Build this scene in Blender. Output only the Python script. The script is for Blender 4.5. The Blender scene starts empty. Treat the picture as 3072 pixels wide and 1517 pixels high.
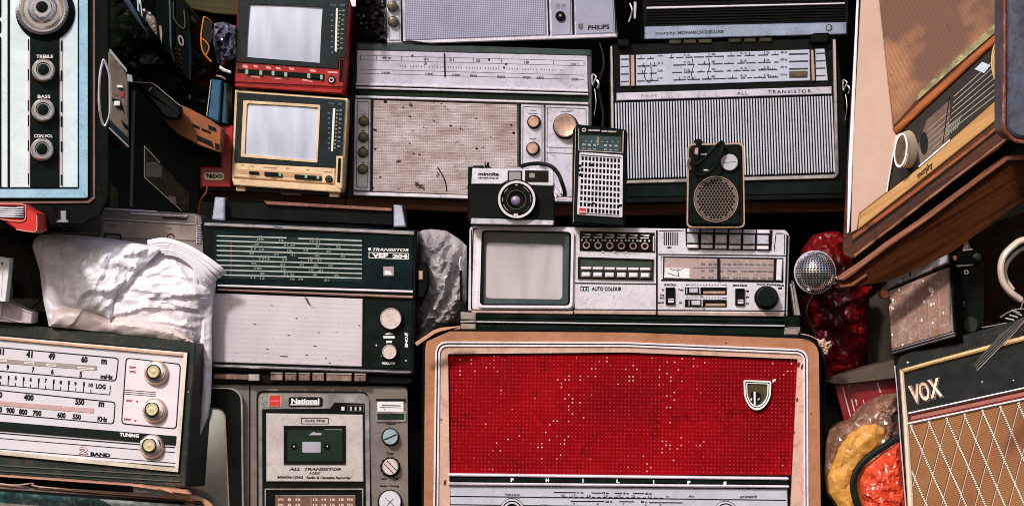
import bpy, bmesh, math, random
import numpy as np
from mathutils import Vector, Matrix, noise
from mathutils.geometry import delaunay_2d_cdt

random.seed(7)
SC = bpy.context.scene
COL = SC.collection

# ------------------------------------------------------------------ camera, world, sun, exposure
FPX = 9000.0            # focal length in photo pixels (photo is 3072 x 1517)
CU, CV = 1536.0, 758.5
CAMZ = 1.5
cam_d = bpy.data.cameras.new('camera'); cam = bpy.data.objects.new('camera', cam_d); COL.objects.link(cam)
cam.location = (0, 0, CAMZ); cam.rotation_euler = (math.radians(90), 0, 0)
cam_d.sensor_width = 36; cam_d.lens = 36 * FPX / 3072.0
cam_d.clip_start = 0.05; cam_d.clip_end = 100
SC.camera = cam

SUN_EL, SUN_AZ = 36.0, -24.0      # sun stands behind the viewer, high and to the left (azimuth from -Y)
w = bpy.data.worlds.new('World'); SC.world = w; w.use_nodes = True
nt = w.node_tree; nt.nodes.clear()
sky = nt.nodes.new('ShaderNodeTexSky'); sky.sky_type = 'NISHITA'; sky.sun_disc = False
sky.sun_elevation = math.radians(SUN_EL); sky.sun_rotation = math.radians(180 - SUN_AZ)
sky.air_density = 1.0; sky.dust_density = 4.0; sky.ozone_density = 0.6
bg = nt.nodes.new('ShaderNodeBackground'); bg.inputs['Strength'].default_value = 0.085
ow = nt.nodes.new('ShaderNodeOutputWorld')
nt.links.new(sky.outputs[0], bg.inputs[0]); nt.links.new(bg.outputs[0], ow.inputs[0])
sl = bpy.data.lights.new('sun', 'SUN'); sl.energy = 2.9; sl.angle = math.radians(6); sl.color = (1.0, 0.965, 0.94)
sun = bpy.data.objects.new('sun', sl); COL.objects.link(sun)
e, a = math.radians(SUN_EL), math.radians(SUN_AZ)
sd = Vector((math.sin(a) * math.cos(e), -math.cos(a) * math.cos(e), math.sin(e)))
sun.rotation_euler = sd.to_track_quat('Z', 'Y').to_euler()
SC.view_settings.view_transform = 'Standard'; SC.view_settings.look = 'None'
SC.view_settings.gamma = 1; SC.view_settings.use_curve_mapping = False
SC.view_settings.exposure = 0.12
SC.render.engine = 'CYCLES'
SC.render.film_transparent = False
SC.cycles.filter_width = 0.95

# ------------------------------------------------------------------ materials
def c(r, g, b):
    f = lambda x: (x / 255 / 12.92) if x / 255 <= .04045 else ((x / 255 + .055) / 1.055) ** 2.4
    return (f(r), f(g), f(b), 1)

class NB:
    def __init__(s, name):
        s.m = bpy.data.materials.new(name); s.m.use_nodes = True
        s.t = s.m.node_tree; s.n = s.t.nodes
        s.b = s.n['Principled BSDF']
        s.co = s.n.new('ShaderNodeTexCoord').outputs['Object']
    def link(s, a, b): s.t.links.new(a, b)
    def val(s, sock, v):
        if hasattr(v, 'is_output'): s.link(v, sock)
        else: sock.default_value = v
    def noise(s, scale, detail=3, rough=.55, vec=None, dist=0):
        n = s.n.new('ShaderNodeTexNoise'); n.inputs['Scale'].default_value = scale
        n.inputs['Detail'].default_value = detail; n.inputs['Roughness'].default_value = rough
        n.inputs['Distortion'].default_value = dist
        s.link(vec or s.co, n.inputs['Vector']); return n.outputs['Fac']
    def mp(s, f, a, b, lo=0, hi=1):
        n = s.n.new('ShaderNodeMapRange'); n.inputs[1].default_value = a; n.inputs[2].default_value = b
        n.inputs[3].default_value = lo; n.inputs[4].default_value = hi
        s.link(f, n.inputs[0]); return n.outputs[0]
    def math(s, op, a, b=0.0, c_=0.0):
        n = s.n.new('ShaderNodeMath'); n.operation = op
        s.val(n.inputs[0], a); s.val(n.inputs[1], b); s.val(n.inputs[2], c_); return n.outputs[0]
    def mix(s, f, a, b, mode='MIX'):
        n = s.n.new('ShaderNodeMix'); n.data_type = 'RGBA'; n.blend_type = mode
        s.val(n.inputs[0], f); s.val(n.inputs[6], a); s.val(n.inputs[7], b); return n.outputs[2]
    def scale(s, x, y, z):
        n = s.n.new('ShaderNodeMapping'); n.inputs['Scale'].default_value = (x, y, z)
        s.link(s.co, n.inputs['Vector']); return n.outputs[0]
    def xyz(s):
        n = s.n.new('ShaderNodeSeparateXYZ'); s.link(s.co, n.inputs[0]); return n.outputs
    def bump(s, h, strength=.3, dist=.001):
        n = s.n.new('ShaderNodeBump'); n.inputs['Strength'].default_value = strength
        n.inputs['Distance'].default_value = dist; s.link(h, n.inputs['Height'])
        s.link(n.outputs[0], s.b.inputs['Normal'])
    def fin(s, col, rough=.5, metal=0, coat=0, spec=.5):
        s.val(s.b.inputs['Base Color'], col); s.val(s.b.inputs['Roughness'], rough)
        s.val(s.b.inputs['Metallic'], metal); s.b.inputs['Coat Weight'].default_value = coat
        s.b.inputs['Coat Roughness'].default_value = .15
        s.b.inputs['Specular IOR Level'].default_value = spec
        return s.m

MC = {}
def M(name, col, rough=.5, metal=0, var=.18, vs=30, dirt=.0, dcol=c(70, 45, 35), ds=45, bump=.15, bs=500, coat=0, spec=.5):
    if name in MC: return MC[name]
    if max(col[:3]) < .03 and spec == .5: spec = .13
    s = NB(name)
    n1 = s.noise(vs, 5, .6); n2 = s.noise(vs * 14, 2)
    k = s.math('ADD', s.mp(n1, .3, .7, 1 - var, 1 + var * .5), s.mp(n2, .3, .7, -var * .35, var * .35))
    cc = s.n.new('ShaderNodeCombineColor'); [s.link(k, cc.inputs[i]) for i in range(3)]
    col_ = s.mix(1.0, col, cc.outputs[0], 'MULTIPLY')
    r_ = s.mp(n1, .3, .75, max(0.04, rough - .1), min(1, rough + .14))
    if dirt:
        d = s.noise(ds, 9, .72, dist=.6)
        d2 = s.noise(ds * 5, 6, .7)
        f = s.math('MULTIPLY', s.mp(s.math('MULTIPLY', d, s.mp(d2, .3, .6, .75, 1.1)), .5, .68), dirt)
        col_ = s.mix(f, col_, dcol)
    if bump: s.bump(s.noise(bs, 3), bump, .0006)
    MC[name] = s.fin(col_, r_, metal, coat, spec); return MC[name]

def M_wood(name, dark, light, along='x', sc=1, rough=.5, coat=.1, wear=0):
    s = NB(name)
    v = s.scale(*((2.5 * sc, 30 * sc, 45 * sc) if along == 'x' else (45 * sc, 30 * sc, 2.5 * sc)))
    n = s.noise(1.3, 8, .68, vec=v, dist=1.4); n2 = s.noise(4, 3, vec=v)
    f = s.mp(s.math('ADD', n, s.math('MULTIPLY', n2, .25)), .42, .85)
    col = s.mix(f, dark, light)
    if wear:
        col = s.mix(s.math('MULTIPLY', s.mp(s.noise(28, 9, .75, dist=1), .55, .66), wear), col, c(35, 18, 10))
    s.bump(n, .4, .0012)
    return s.fin(col, rough, 0, 0, .15)

SILV  = M('silver_paint', c(205, 200, 216), .34, .25, .16, dirt=.5, dcol=c(96, 78, 76), ds=38, coat=.1)
SILV2 = M('silver_paint_bright', c(222, 216, 228), .3, .2, .12, dirt=.4, dcol=c(110, 90, 84), ds=60)
WHT   = M('white_plastic', c(226, 216, 226), .4, 0, .1, dirt=.3, dcol=c(150, 110, 100))
CHR   = M('chrome', c(232, 228, 236), .18, .85, .12, dirt=.25, bump=.05)
BRASS = M('worn_brass_knob', c(206, 170, 148), .35, .45, .25, vs=120, dirt=.4, ds=120)
KNOBL = M('pale_knob', c(214, 194, 190), .4, .15, .16, vs=110, dirt=.25, ds=140)
OLIV  = M('olive_knob', c(100, 92, 72), .35, .5, .4, vs=160)
BLK   = M('black_plastic', c(6, 9, 9), .4, 0, .5, dirt=.2, dcol=c(30, 24, 20), bump=.2, spec=.14)
GRN   = M('black_green_panel', c(6, 19, 18), .38, 0, .4, dirt=.12, dcol=c(44, 42, 36), spec=.14)
TEAL  = M('dark_teal_glass', c(5, 26, 36), .2, 0, .6, vs=18, dirt=.25, dcol=c(50, 72, 84), bump=0, coat=.15, spec=.35)
DARK  = M('gap_shadow_black', c(7, 7, 8), .8, 0, .3, bump=0, spec=.2)
CREAM = M('aged_cream_plastic', c(224, 192, 154), .42, 0, .16, dirt=.45, dcol=c(140, 92, 56))
REDP  = M('red_plastic', c(160, 8, 16), .3, 0, .3, dirt=.3, dcol=c(60, 4, 6), coat=.3)
REDB  = M('bright_red_card', c(205, 30, 22), .45, 0, .2, dirt=.2, dcol=c(90, 8, 6))
TAUPE = M('taupe_plastic', c(150, 134, 126), .45, .1, .16, dirt=.35, dcol=c(70, 58, 50))
GREYP = M('warm_grey_plastic', c(128, 116, 112), .5, 0, .16, dirt=.25, dcol=c(70, 60, 55))
INK   = M('black_ink', c(14, 14, 16), .6, 0, .2, bump=0)
INKG  = M('grey_ink', c(92, 90, 92), .6, 0, .2, bump=0)
INKR  = M('red_ink', c(170, 20, 28), .6, 0, .2, bump=0)
INKW  = M('white_ink', c(230, 226, 226), .5, 0, .1, bump=0)
def M_tube(name, a_, b_):  # vertical streaks in the colour stand for soft reflections on the screen
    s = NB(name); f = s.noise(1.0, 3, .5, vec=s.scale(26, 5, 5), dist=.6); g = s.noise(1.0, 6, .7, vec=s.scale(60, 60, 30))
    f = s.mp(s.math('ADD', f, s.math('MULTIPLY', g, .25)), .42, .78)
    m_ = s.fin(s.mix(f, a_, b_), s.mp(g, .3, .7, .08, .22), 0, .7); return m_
PHOS  = M_tube('grey_tube_painted_reflection', c(172, 178, 200), c(208, 212, 228))
PHOSW = M_tube('grey_tube_painted_reflection_warm', c(166, 160, 164), c(190, 184, 188))
LAV   = M('lavender_grille_cloth', c(150, 150, 172), .6, 0, .16)
LEATH = M('black_leatherette', c(5, 11, 10), .5, 0, .4, vs=60, bump=.8, bs=420, dirt=.3, dcol=c(46, 33, 26), spec=.12)
PAPER = M('white_paper', c(226, 222, 228), .7, 0, .1, dirt=.15)

# ------------------------------------------------------------------ geometry helpers
def W(u, v, d): return Vector(((u - CU) * d / FPX, d, CAMZ - (v - CV) * d / FPX))
def quad(u0, v0, u1, v1, m=0.0, n=0.0):
    dv, du = m * (u1 - u0), n * (v1 - v0)
    return [(u0, v0), (u1, v0 + dv), (u1 + du, v1 + dv), (u0 + du, v1)]
def rnd(poly, r, k=5):
    out = []; N = len(poly)
    rr = r if isinstance(r, (list, tuple)) else [r] * N
    for i in range(N):
        p = Vector(poly[i]); a_ = Vector(poly[i - 1]) - p; b_ = Vector(poly[(i + 1) % N]) - p
        q = min(rr[i], a_.length * .49, b_.length * .49)
        if q < .01: out += [tuple(p)] * 1; continue
        A, B = p + a_.normalized() * q, p + b_.normalized() * q
        for j in range(k + 1):
            t = j / k; x = A * (1 - t) ** 2 + p * 2 * t * (1 - t) + B * t * t
            out.append((x.x, x.y))
    return out
def ell(u, v, ru, rv=None, k=28, rot=0):
    rv = rv or ru; o = []
    for i in range(k):
        t = 2 * math.pi * i / k; x, y = ru * math.cos(t), rv * math.sin(t)
        o.append((u + x * math.cos(rot) - y * math.sin(rot), v + x * math.sin(rot) + y * math.cos(rot)))
    return o
def bil(q, s, t):
    a_, b_, c_, d_ = [Vector(p) for p in q]
    r = (a_ * (1 - s) + b_ * s) * (1 - t) + (d_ * (1 - s) + c_ * s) * t
    return (r.x, r.y)
def sub(q, s0, t0, s1, t1): return [bil(q, s0, t0), bil(q, s1, t0), bil(q, s1, t1), bil(q, s0, t1)]
def smooth(pts, k=6, closed=False):
    P = [Vector(p) for p in pts]; N = len(P); out = []
    rng = range(N) if closed else range(N - 1)
    for i in rng:
        p0 = P[i - 1] if (i > 0 or closed) else P[0]; p1 = P[i]; p2 = P[(i + 1) % N]
        p3 = P[(i + 2) % N] if (closed or i + 2 < N) else P[-1]
        for j in range(k):
            t = j / k
            out.append(.5 * ((2 * p1) + (-p0 + p2) * t + (2 * p0 - 5 * p1 + 4 * p2 - p3) * t * t + (-p0 + 3 * p1 - 3 * p2 + p3) * t ** 3))
    if not closed: out.append(P[-1])
    return out

def crumple(x, y, nsc, seed, ridge):
    """sharp creased facets, like thin film that was crushed: domain warped triangle waves"""
    r = random.Random(seed * 101 + 7); s = 0.0; a_ = 1.0; lam = nsc * 1.5
    for k in range(5):
        an = r.uniform(0, math.pi); ph = r.uniform(0, 9)
        wx = noise.noise(Vector((x / (lam * 1.3), y / (lam * 1.3), ph))) * lam * .9
        t = (x * math.cos(an) + y * math.sin(an) + wx) / lam + ph
        tri = abs((t % 1.0) * 2 - 1) * 2 - 1
        m_ = .5 + .9 * abs(noise.noise(Vector((x / (lam * 2), y / (lam * 2), ph + 5))))
        s += a_ * tri * m_ * (.55 + ridge * .6); a_ *= .62; lam *= .68
    return s * .7

class Part:
    def __init__(s, T, name, mat, parent=None, label=None):
        s.T, s.name, s.mat, s.parent, s.label = T, name, mat, parent, label
        s.bm = bmesh.new(); s.o = None; s.crease = 32; T.parts.append(s)
    def sub(s, name, mat, label=None): return Part(s.T, name, mat, s, label)
    def v(s, u, v, h): return Vector(s.T.L(u, v, h))
    def ext(s, poly, h0, h1, b=0.0):
        front = [s.v(u, v, h1) for u, v in poly]; bm = s.bm; N = len(front)
        def ring(pts, y): return [bm.verts.new((p.x, y, p.z)) for p in pts]
        rings = [ring(front, -h0)]
        if b > 0:
            ar = sum(front[i].x * front[(i + 1) % N].z - front[(i + 1) % N].x * front[i].z for i in range(N))
            sg = 1 if ar > 0 else -1; ins = []
            xs_ = [p.x for p in front]; zs_ = [p.z for p in front]
            wx, wz = max(xs_) - min(xs_), max(zs_) - min(zs_)
            boxy = N > 4 and abs(ar) / 2 > .72 * wx * wz and min(wx, wz) > 2.6 * b
            if boxy:
                mx_, mz_ = (max(xs_) + min(xs_)) / 2, (max(zs_) + min(zs_)) / 2
                ins = [Vector((mx_ + (p.x - mx_) * (1 - 2 * b / wx), 0, mz_ + (p.z - mz_) * (1 - 2 * b / wz))) for p in front]
            for i in (() if boxy else range(N)):
                a_, p, d = front[i - 1], front[i], front[(i + 1) % N]
                e1 = Vector((p.x - a_.x, p.z - a_.z)); e2 = Vector((d.x - p.x, d.z - p.z))
                if e1.length < 1e-9: e1 = e2
                if e2.length < 1e-9: e2 = e1
                e1.normalize(); e2.normalize()
                n1 = Vector((-e1.y, e1.x)) * sg; n2 = Vector((-e2.y, e2.x)) * sg
                nn = n1 + n2; L = nn.length
                if L < 1e-6: nn = n1
                else: nn = nn / L * min(1 / max(L / 2, .35), 2.2)
                ins.append(Vector((p.x + nn.x * b, 0, p.z + nn.y * b)))
            rings += [ring(front, -(h1 - b)), ring(ins, -h1)]
        else: rings.append(ring(front, -h1))
        for r0, r1 in zip(rings, rings[1:]):
            for i in range(N): bm.faces.new((r0[i], r0[(i + 1) % N], r1[(i + 1) % N], r1[i]))
        bm.faces.new(rings[-1]); bm.faces.new(rings[0][::-1]); return s
    def frame(s, po, pi, h0, h1, hin=None):
        hin = h0 if hin is None else hin; bm = s.bm; N = len(po)
        O = [s.v(u, v, h1) for u, v in po]; I = [s.v(u, v, h1) for u, v in pi]
        mk = lambda P, y: [bm.verts.new((p.x, y, p.z)) for p in P]
        R = [mk(O, -h0), mk(O, -h1), mk(I, -h1), mk(I, -hin)]
        for r0, r1 in zip(R, R[1:]):
            for i in range(N): bm.faces.new((r0[i], r0[(i + 1) % N], r1[(i + 1) % N], r1[i]))
        return s
    def lathe(s, u, v, prof, seg=36, knurl=0):
        o = s.v(u, v, prof[-1][1]); sc = s.T.pxs(u, v); bm = s.bm; rings = []
        for j, (r, h) in enumerate(prof):
            rg = []
            for i in range(seg):
                t = 2 * math.pi * i / seg; rr = r * sc * (1 + (knurl * (i % 2) if 0 < j < len(prof) - 1 else 0))
                rg.append(bm.verts.new((o.x + rr * math.cos(t), -h, o.z + rr * math.sin(t))))
            rings.append(rg)
        for r0, r1 in zip(rings, rings[1:]):
            for i in range(seg): bm.faces.new((r0[i], r0[(i + 1) % seg], r1[(i + 1) % seg], r1[i]))
        if prof[-1][0] > 0: bm.faces.new(rings[-1])
        return s
    def dome(s, q, h0, bulge, n=14):
        g = [[s.bm.verts.new(s.v(*bil(q, i / n, j / n), h0 + bulge * (1 - (2 * i / n - 1) ** 2 * .6) * (1 - (2 * j / n - 1) ** 2 * .6))) for i in range(n + 1)] for j in range(n + 1)]
        for j in range(n):
            for i in range(n): s.bm.faces.new((g[j][i], g[j][i + 1], g[j + 1][i + 1], g[j + 1][i]))
        return s
    def tube(s, pts, r, closed=False, seg=8, flat=1.0, k=6):
        """pts: (u, v, h); r in photo px; flat squashes the tube along the depth"""
        P = smooth([s.v(*p) for p in pts], k, closed); N = len(P); sc = s.T.pxs(pts[0][0], pts[0][1]); R = []
        for i, p in enumerate(P):
            t = (P[(i + 1) % N] - P[i - 1]) if closed or 0 < i < N - 1 else (P[1] - P[0] if i == 0 else P[-1] - P[-2])
            if t.length < 1e-9: t = Vector((1, 0, 0))
            t.normalize(); y = Vector((0, 1, 0)); a_ = t.cross(y)
            if a_.length < .05: a_ = Vector((1, 0, 0))
            a_.normalize(); b_ = a_.cross(t).normalized()
            R.append([s.bm.verts.new(p + (a_ * math.cos(x) + b_ * math.sin(x) * flat) * r * sc) for x in [2 * math.pi * q / seg for q in range(seg)]])
        for i in range(N if closed else N - 1):
            r0, r1 = R[i], R[(i + 1) % N]
            for q in range(seg): s.bm.faces.new((r0[q], r0[(q + 1) % seg], r1[(q + 1) % seg], r1[q]))
        if not closed: s.bm.faces.new(R[0][::-1]); s.bm.faces.new(R[-1])
        return s
    def line(s, u0, v0, u1, v1, w_, h0, h1):
        d = Vector((u1 - u0, v1 - v0)).normalized(); n = Vector((-d.y, d.x)) * w_ / 2
        return s.ext([(u0 + n.x, v0 + n.y), (u1 + n.x, v1 + n.y), (u1 - n.x, v1 - n.y), (u0 - n.x, v0 - n.y)], h0, h1)
    def text(s, body, u, v, wpx, hpx, h, m=0.0, shear=0.0, bold=.0, rot=None, spacing=1.0, th=.0003):
        cu = bpy.data.curves.new('t', 'FONT'); cu.body = body; cu.offset = bold; cu.space_character = spacing
        cu.resolution_u = 3; cu.shear = shear
        ob = bpy.data.objects.new('t', cu); COL.objects.link(ob)
        me = bpy.data.meshes.new_from_object(ob.evaluated_get(bpy.context.evaluated_depsgraph_get()))
        bpy.data.objects.remove(ob); bpy.data.curves.remove(cu)
        if not me.vertices: return s
        xs = [p.co.x for p in me.vertices]; ys = [p.co.y for p in me.vertices]
        x0, x1, y0, y1 = min(xs), max(xs), min(ys), max(ys)
        an = math.atan(m) if rot is None else rot
        ca, sa = math.cos(an), math.sin(an); vs = []
        for p in me.vertices:
            x = ((p.co.x - x0) / (x1 - x0 + 1e-9) - .5) * wpx; y = -((p.co.y - y0) / (y1 - y0 + 1e-9) - .5) * hpx
            vs.append(s.bm.verts.new(s.v(u + x * ca - y * sa, v + x * sa + y * ca, h)))
        for f in me.polygons:
            try: s.bm.faces.new([vs[i] for i in f.vertices])
            except ValueError: pass
        bpy.data.meshes.remove(me); return s
    def blob(s, poly, h0, hmax, edge, folds=(), namp=.003, nsc=40., seed=0, step=6, back=.03, ridge=0.0, crease=32):
        s.crease = crease
        P = np.array(poly, float); N = len(P); B = []
        for i in range(N):
            a_, b_ = P[i], P[(i + 1) % N]; k = max(1, int(np.hypot(*(b_ - a_)) / step))
            for j in range(k): B.append(a_ + (b_ - a_) * j / k)
        B = np.array(B); nb = len(B)
        B2 = np.roll(B, -1, 0)
        def dist(p, A_, C_):
            d = C_ - A_; t = np.clip(((p - A_) * d).sum(1) / np.maximum((d * d).sum(1), 1e-9), 0, 1)
            return np.sqrt((((A_ + d * t[:, None]) - p) ** 2).sum(1))
        def inside(p):
            x, y = p; cnd = (B[:, 1] > y) != (B2[:, 1] > y)
            xi = B[:, 0] + (y - B[:, 1]) * (B2[:, 0] - B[:, 0]) / np.where(cnd, B2[:, 1] - B[:, 1], 1)
            return (np.sum(cnd & (x < xi)) % 2) == 1
        mn, mx = B.min(0), B.max(0); rg = random.Random(seed); I = []; D = []
        y = mn[1]
        while y < mx[1]:
            x = mn[0]
            while x < mx[0]:
                p = np.array((x + rg.uniform(-.3, .3) * step, y + rg.uniform(-.3, .3) * step))
                if inside(p):
                    dd = dist(p, B, B2).min()
                    if dd > step * .5: I.append(p); D.append(dd)
                x += step
            y += step
        pts = [Vector(p) for p in B] + [Vector(p) for p in I]; D = [0.0] * nb + D
        vo, _, fo, vi, _, _ = delaunay_2d_cdt(pts, [], [list(range(nb))], 1, 1e-4)
        vs = []
        for k_, p in enumerate(vo):
            src = vi[k_][0] if vi[k_] else 0; d = D[src] if src < len(D) else 0
            h = h0 + hmax * (1 - math.exp(-d / edge))
            fd = min(1, d / (edge * .5))
            q = Vector((p.x, p.y, seed * 37.0)) / nsc
            h += fd * namp * (.45 * noise.fractal(q * .7, 1.0, 2.0, 2) + crumple(p.x, p.y, nsc, seed, ridge))
            for (ax, ay, bx, by, amp, wd) in folds:
                dx, dy = bx - ax, by - ay; L = math.hypot(dx, dy); tx, ty = dx / L, dy / L
                wob = 5 * noise.noise(Vector((p.x / 40, p.y / 40, ax)))
                t = (p.x - ax) * tx + (p.y - ay) * ty; sdist = (p.x - ax) * -ty + (p.y - ay) * tx + wob
                if -wd < t < L + wd:
                    e_ = min(1, max(0, (t + wd * .5) / wd)) * min(1, max(0, (L + wd * .5 - t) / wd))
                    sg_ = 1 / (1 + math.exp(-max(-30, min(30, sdist / 2.2))))
                    h += amp * e_ * (sg_ * math.exp(-max(sdist, 0) / wd) - .3 * (1 - sg_) * math.exp(min(sdist, 0) / (wd * .4)))
            vs.append(s.bm.verts.new(s.v(p.x, p.y, h)))
        for f in fo:
            if len(f) >= 3:
                try: s.bm.faces.new([vs[i] for i in f])
                except ValueError: pass
        bd = {}
        for k_, o_ in enumerate(vi):
            for q in o_:
                if q < nb: bd[q] = vs[k_]
        bk = {q: s.bm.verts.new((bd[q].co.x, back - h0, bd[q].co.z)) for q in bd}
        for i in range(nb):
            j = (i + 1) % nb
            if i in bd and j in bd and bd[i] is not bd[j]: s.bm.faces.new((bd[i], bd[j], bk[j], bk[i]))
        try: s.bm.faces.new([bk[i] for i in range(nb) if i in bk][::-1])
        except ValueError: pass
        return s
    def build(s, rootobj, name=None):
        bm = s.bm
        bmesh.ops.remove_doubles(bm, verts=bm.verts, dist=1e-7)
        bmesh.ops.recalc_face_normals(bm, faces=bm.faces)
        for f in bm.faces: f.smooth = True
        for e_ in bm.edges:
            if len(e_.link_faces) == 2 and e_.calc_face_angle(0) > math.radians(s.crease): e_.smooth = False
        me = bpy.data.meshes.new(s.name); bm.to_mesh(me); bm.free(); me.materials.append(s.mat)
        o = bpy.data.objects.new(s.name, me); COL.objects.link(o); s.o = o
        if s.label: o['label'] = s.label
        return o

class T:
    """a thing: an Empty at its base whose local frame is x right, y into the scene, z up; y = 0 is its front plane"""
    def __init__(s, name, label, cat, uv, d, m=0.0, yaw=0.0, pitch=0.0, X=None, Z=None, group=None, kind=None):
        if X is None:
            r = math.atan(m); a_ = math.radians(yaw); p = math.radians(pitch)
            R = Matrix.Rotation(a_, 3, 'Z') @ Matrix.Rotation(r, 3, 'Y') @ Matrix.Rotation(p, 3, 'X')
        else:
            X = Vector(X).normalized(); Y = Vector(Z).cross(X).normalized(); Z = X.cross(Y)
            R = Matrix((X, Y, Z)).transposed()
        s.M = Matrix.Translation(W(uv[0], uv[1], d)) @ R.to_4x4(); s.Mi = s.M.inverted(); s.R = R
        s.Ci = s.Mi @ Vector((0, 0, CAMZ)); s.Ri = s.R.transposed(); s.parts = []
        s.name, s.label, s.cat, s.group, s.kind = name, label, cat, group, kind
    def L(s, u, v, h=0.0):
        r = s.Ri @ Vector(((u - CU) / FPX, 1, -(v - CV) / FPX)); t = (-h - s.Ci.y) / r.y
        return s.Ci + r * t
    def pxs(s, u, v):
        return (s.M @ s.L(u, v)).y / FPX
    def part(s, name, mat, label=None): return Part(s, name, mat, None, label)
    def fin(s):
        s.parts = [p for p in s.parts if len(p.bm.verts)]
        if len(s.parts) == 1 and s.parts[0].parent is None:
            o = s.parts[0].build(None); o.name = s.name; o.data.name = s.name; o.matrix_world = s.M; root = o
            if 'label' in o: del o['label']
        else:
            root = bpy.data.objects.new(s.name, None); root.empty_display_size = .02; COL.objects.link(root)
            root.matrix_world = s.M
            for p in s.parts:
                o = p.build(root); o.parent = p.parent.o if (p.parent and p.parent.o) else root
        if s.kind: root['kind'] = s.kind
        else:
            root['label'] = s.label; root['category'] = s.cat
            if s.group: root['group'] = s.group
        s.root = root; return root

# ------------------------------------------------------------------ the setting: dark stall
def slab(name, mat, co, kind='structure', label=None, cat=None):
    bm = bmesh.new(); x0, y0, z0, x1, y1, z1 = co
    bmesh.ops.create_cube(bm, size=1)
    for q in bm.verts: q.co = Vector(((x0 + x1) / 2 + q.co.x * (x1 - x0), (y0 + y1) / 2 + q.co.y * (y1 - y0), (z0 + z1) / 2 + q.co.z * (z1 - z0)))
    me = bpy.data.meshes.new(name); bm.to_mesh(me); bm.free(); me.materials.append(mat)
    o = bpy.data.objects.new(name, me); COL.objects.link(o)
    if kind: o['kind'] = kind
    if label: o['label'] = label; o['category'] = cat
    return o
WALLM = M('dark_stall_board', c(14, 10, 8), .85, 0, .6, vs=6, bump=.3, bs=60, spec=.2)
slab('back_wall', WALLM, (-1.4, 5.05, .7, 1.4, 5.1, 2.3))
slab('light_block_top', WALLM, (-1.4, 4.5, 2.08, 1.4, 5.05, 2.12))  # unseen board, added to keep light from above off the tops
slab('light_block_right', WALLM, (1.0, 4.35, .7, 1.04, 5.05, 2.08))  # unseen side, added so the gaps stay black
slab('light_block_left', WALLM, (-1.04, 4.4, .7, -1.0, 5.05, 2.08))  # added out of view too, darkens the gaps from the left
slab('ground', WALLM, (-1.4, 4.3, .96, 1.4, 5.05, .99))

# ---- shelf planks behind the cameras and small radios
WPL = M_wood('pale_shelf_wood', c(96, 62, 42), c(176, 128, 98), sc=1.2)
WPD = M_wood('dark_shelf_wood', c(50, 26, 14), c(150, 88, 56), sc=1.2)
WOL = M_wood('olive_timber', c(38, 34, 18), c(86, 78, 48), sc=1.0)
t = T('shelf_plank', 'pale rough plank under the two small televisions and the silver radio', 'plank', (1000, 630), 4.66, m=.045)
t.part('plank', WPL).ext(quad(596, 567, 1420, 600, .045), -.30, 0, .002); t.fin()
t = T('shelf_plank', 'darker brown plank under the wide radio with the striped silver grille', 'plank', (2200, 640), 4.66, m=-.012)
t.part('plank', WPD).ext([(1422, 618), (1885, 612), (2300, 604), (2560, 597), (2560, 634), (2060, 645), (1422, 650)], -.30, 0, .002); t.fin()
t = T('timber_beam', 'dull olive timber across the top left corner above the sunglasses', 'beam', (640, 40), 4.72, m=.06)
t.part('beam', WOL).ext([(535, -60), (760, -60), (760, 52), (715, 48), (645, 43), (552, 22)], -.2, 0, .002); t.fin()

# ================================================================== 1 pale blue radio, top left
BLUEW = M('pale_blue_silver', c(222, 236, 240), .35, .05, .08, dirt=.25, dcol=c(150, 180, 196))
BLUET = M('light_blue_trim', c(166, 208, 232), .3, .15, .15, dirt=.35, dcol=c(70, 110, 170), ds=90)
t = T('receiver_radio', 'pale blue faced radio in black leather case with four chrome knobs in a dark column', 'radio', (130, 690), 4.28, yaw=11)
p = t.part('case', LEATH); p.ext(rnd([(-160, -120), (329, -120), (329, 600), (300, 650), (250, 676), (-160, 690)], 10), -.17, 0, .003)
t.part('case_edge', M('pinkish_case_edge', c(120, 88, 80), .5, 0, .3, dirt=.5)).ext([(279, -120), (286, -120), (286, 596), (268, 610), (-160, 612), (-160, 606), (262, 603), (279, 590)], 0, .003, .0006)
p = t.part('outer_trim', BLUET)
p.frame(rnd(quad(-160, -120, 263, 593), 6), rnd(quad(-150, -110, 238, 567), 6), 0, .006)
p = t.part('seam', INK); p.ext(quad(-150, -110, 238, 567), 0, .001)
p.ext(quad(263, -120, 267, 596), 0, .0012)
p = t.part('front_panel', BLUEW); p.ext(quad(31, -110, 234, 562), 0, .0045, .0008)
p.ext(quad(-150, -110, 23, 562), 0, .003, .0008)
p = t.part('dial_glass', BLK)
for v0, v1 in ((-60, 54), (62, 101), (110, 590)): p.ext(rnd(quad(-90, v0, 4, v1), 7), .003, .0042, .0005)
p = t.part('side_strip', M('pink_white_strip', c(222, 205, 210), .3, .3, .1))
p.ext(quad(83, 118, 90, 562), .0045, .006); p.ext(quad(179, 118, 187, 562), .0045, .006)
p = t.part('strip_notch', INK)
for v0 in (118, 208, 300, 345, 420, 520): p.ext(quad(83, v0, 87, v0 + 34), .006, .0066); p.ext(quad(182, v0 + 4, 187, v0 + 36), .006, .0066)
p = t.part('control_strip', GRN)
st = quad(90, 90, 179, 562); p.ext(st, .0045, .0062)
p.lathe(136, 36, [(88, .0045), (88, .0064), (84, .0070)], 64)
p = t.part('lettering', INKW)
for s_, u, v, w_ in (('TREBLE', 134, 170, 50), ('BASS', 132, 290, 38), ('CON.VOL', 130, 408, 56)): p.text(s_, u, v, w_, 10, .0066, bold=.02)
k = t.part('tuning_knob', CHR)
k.lathe(127, 27, [(76, .006), (77, .010), (76, .018), (69, .020), (66, .0165)], 90, .025)
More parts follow.
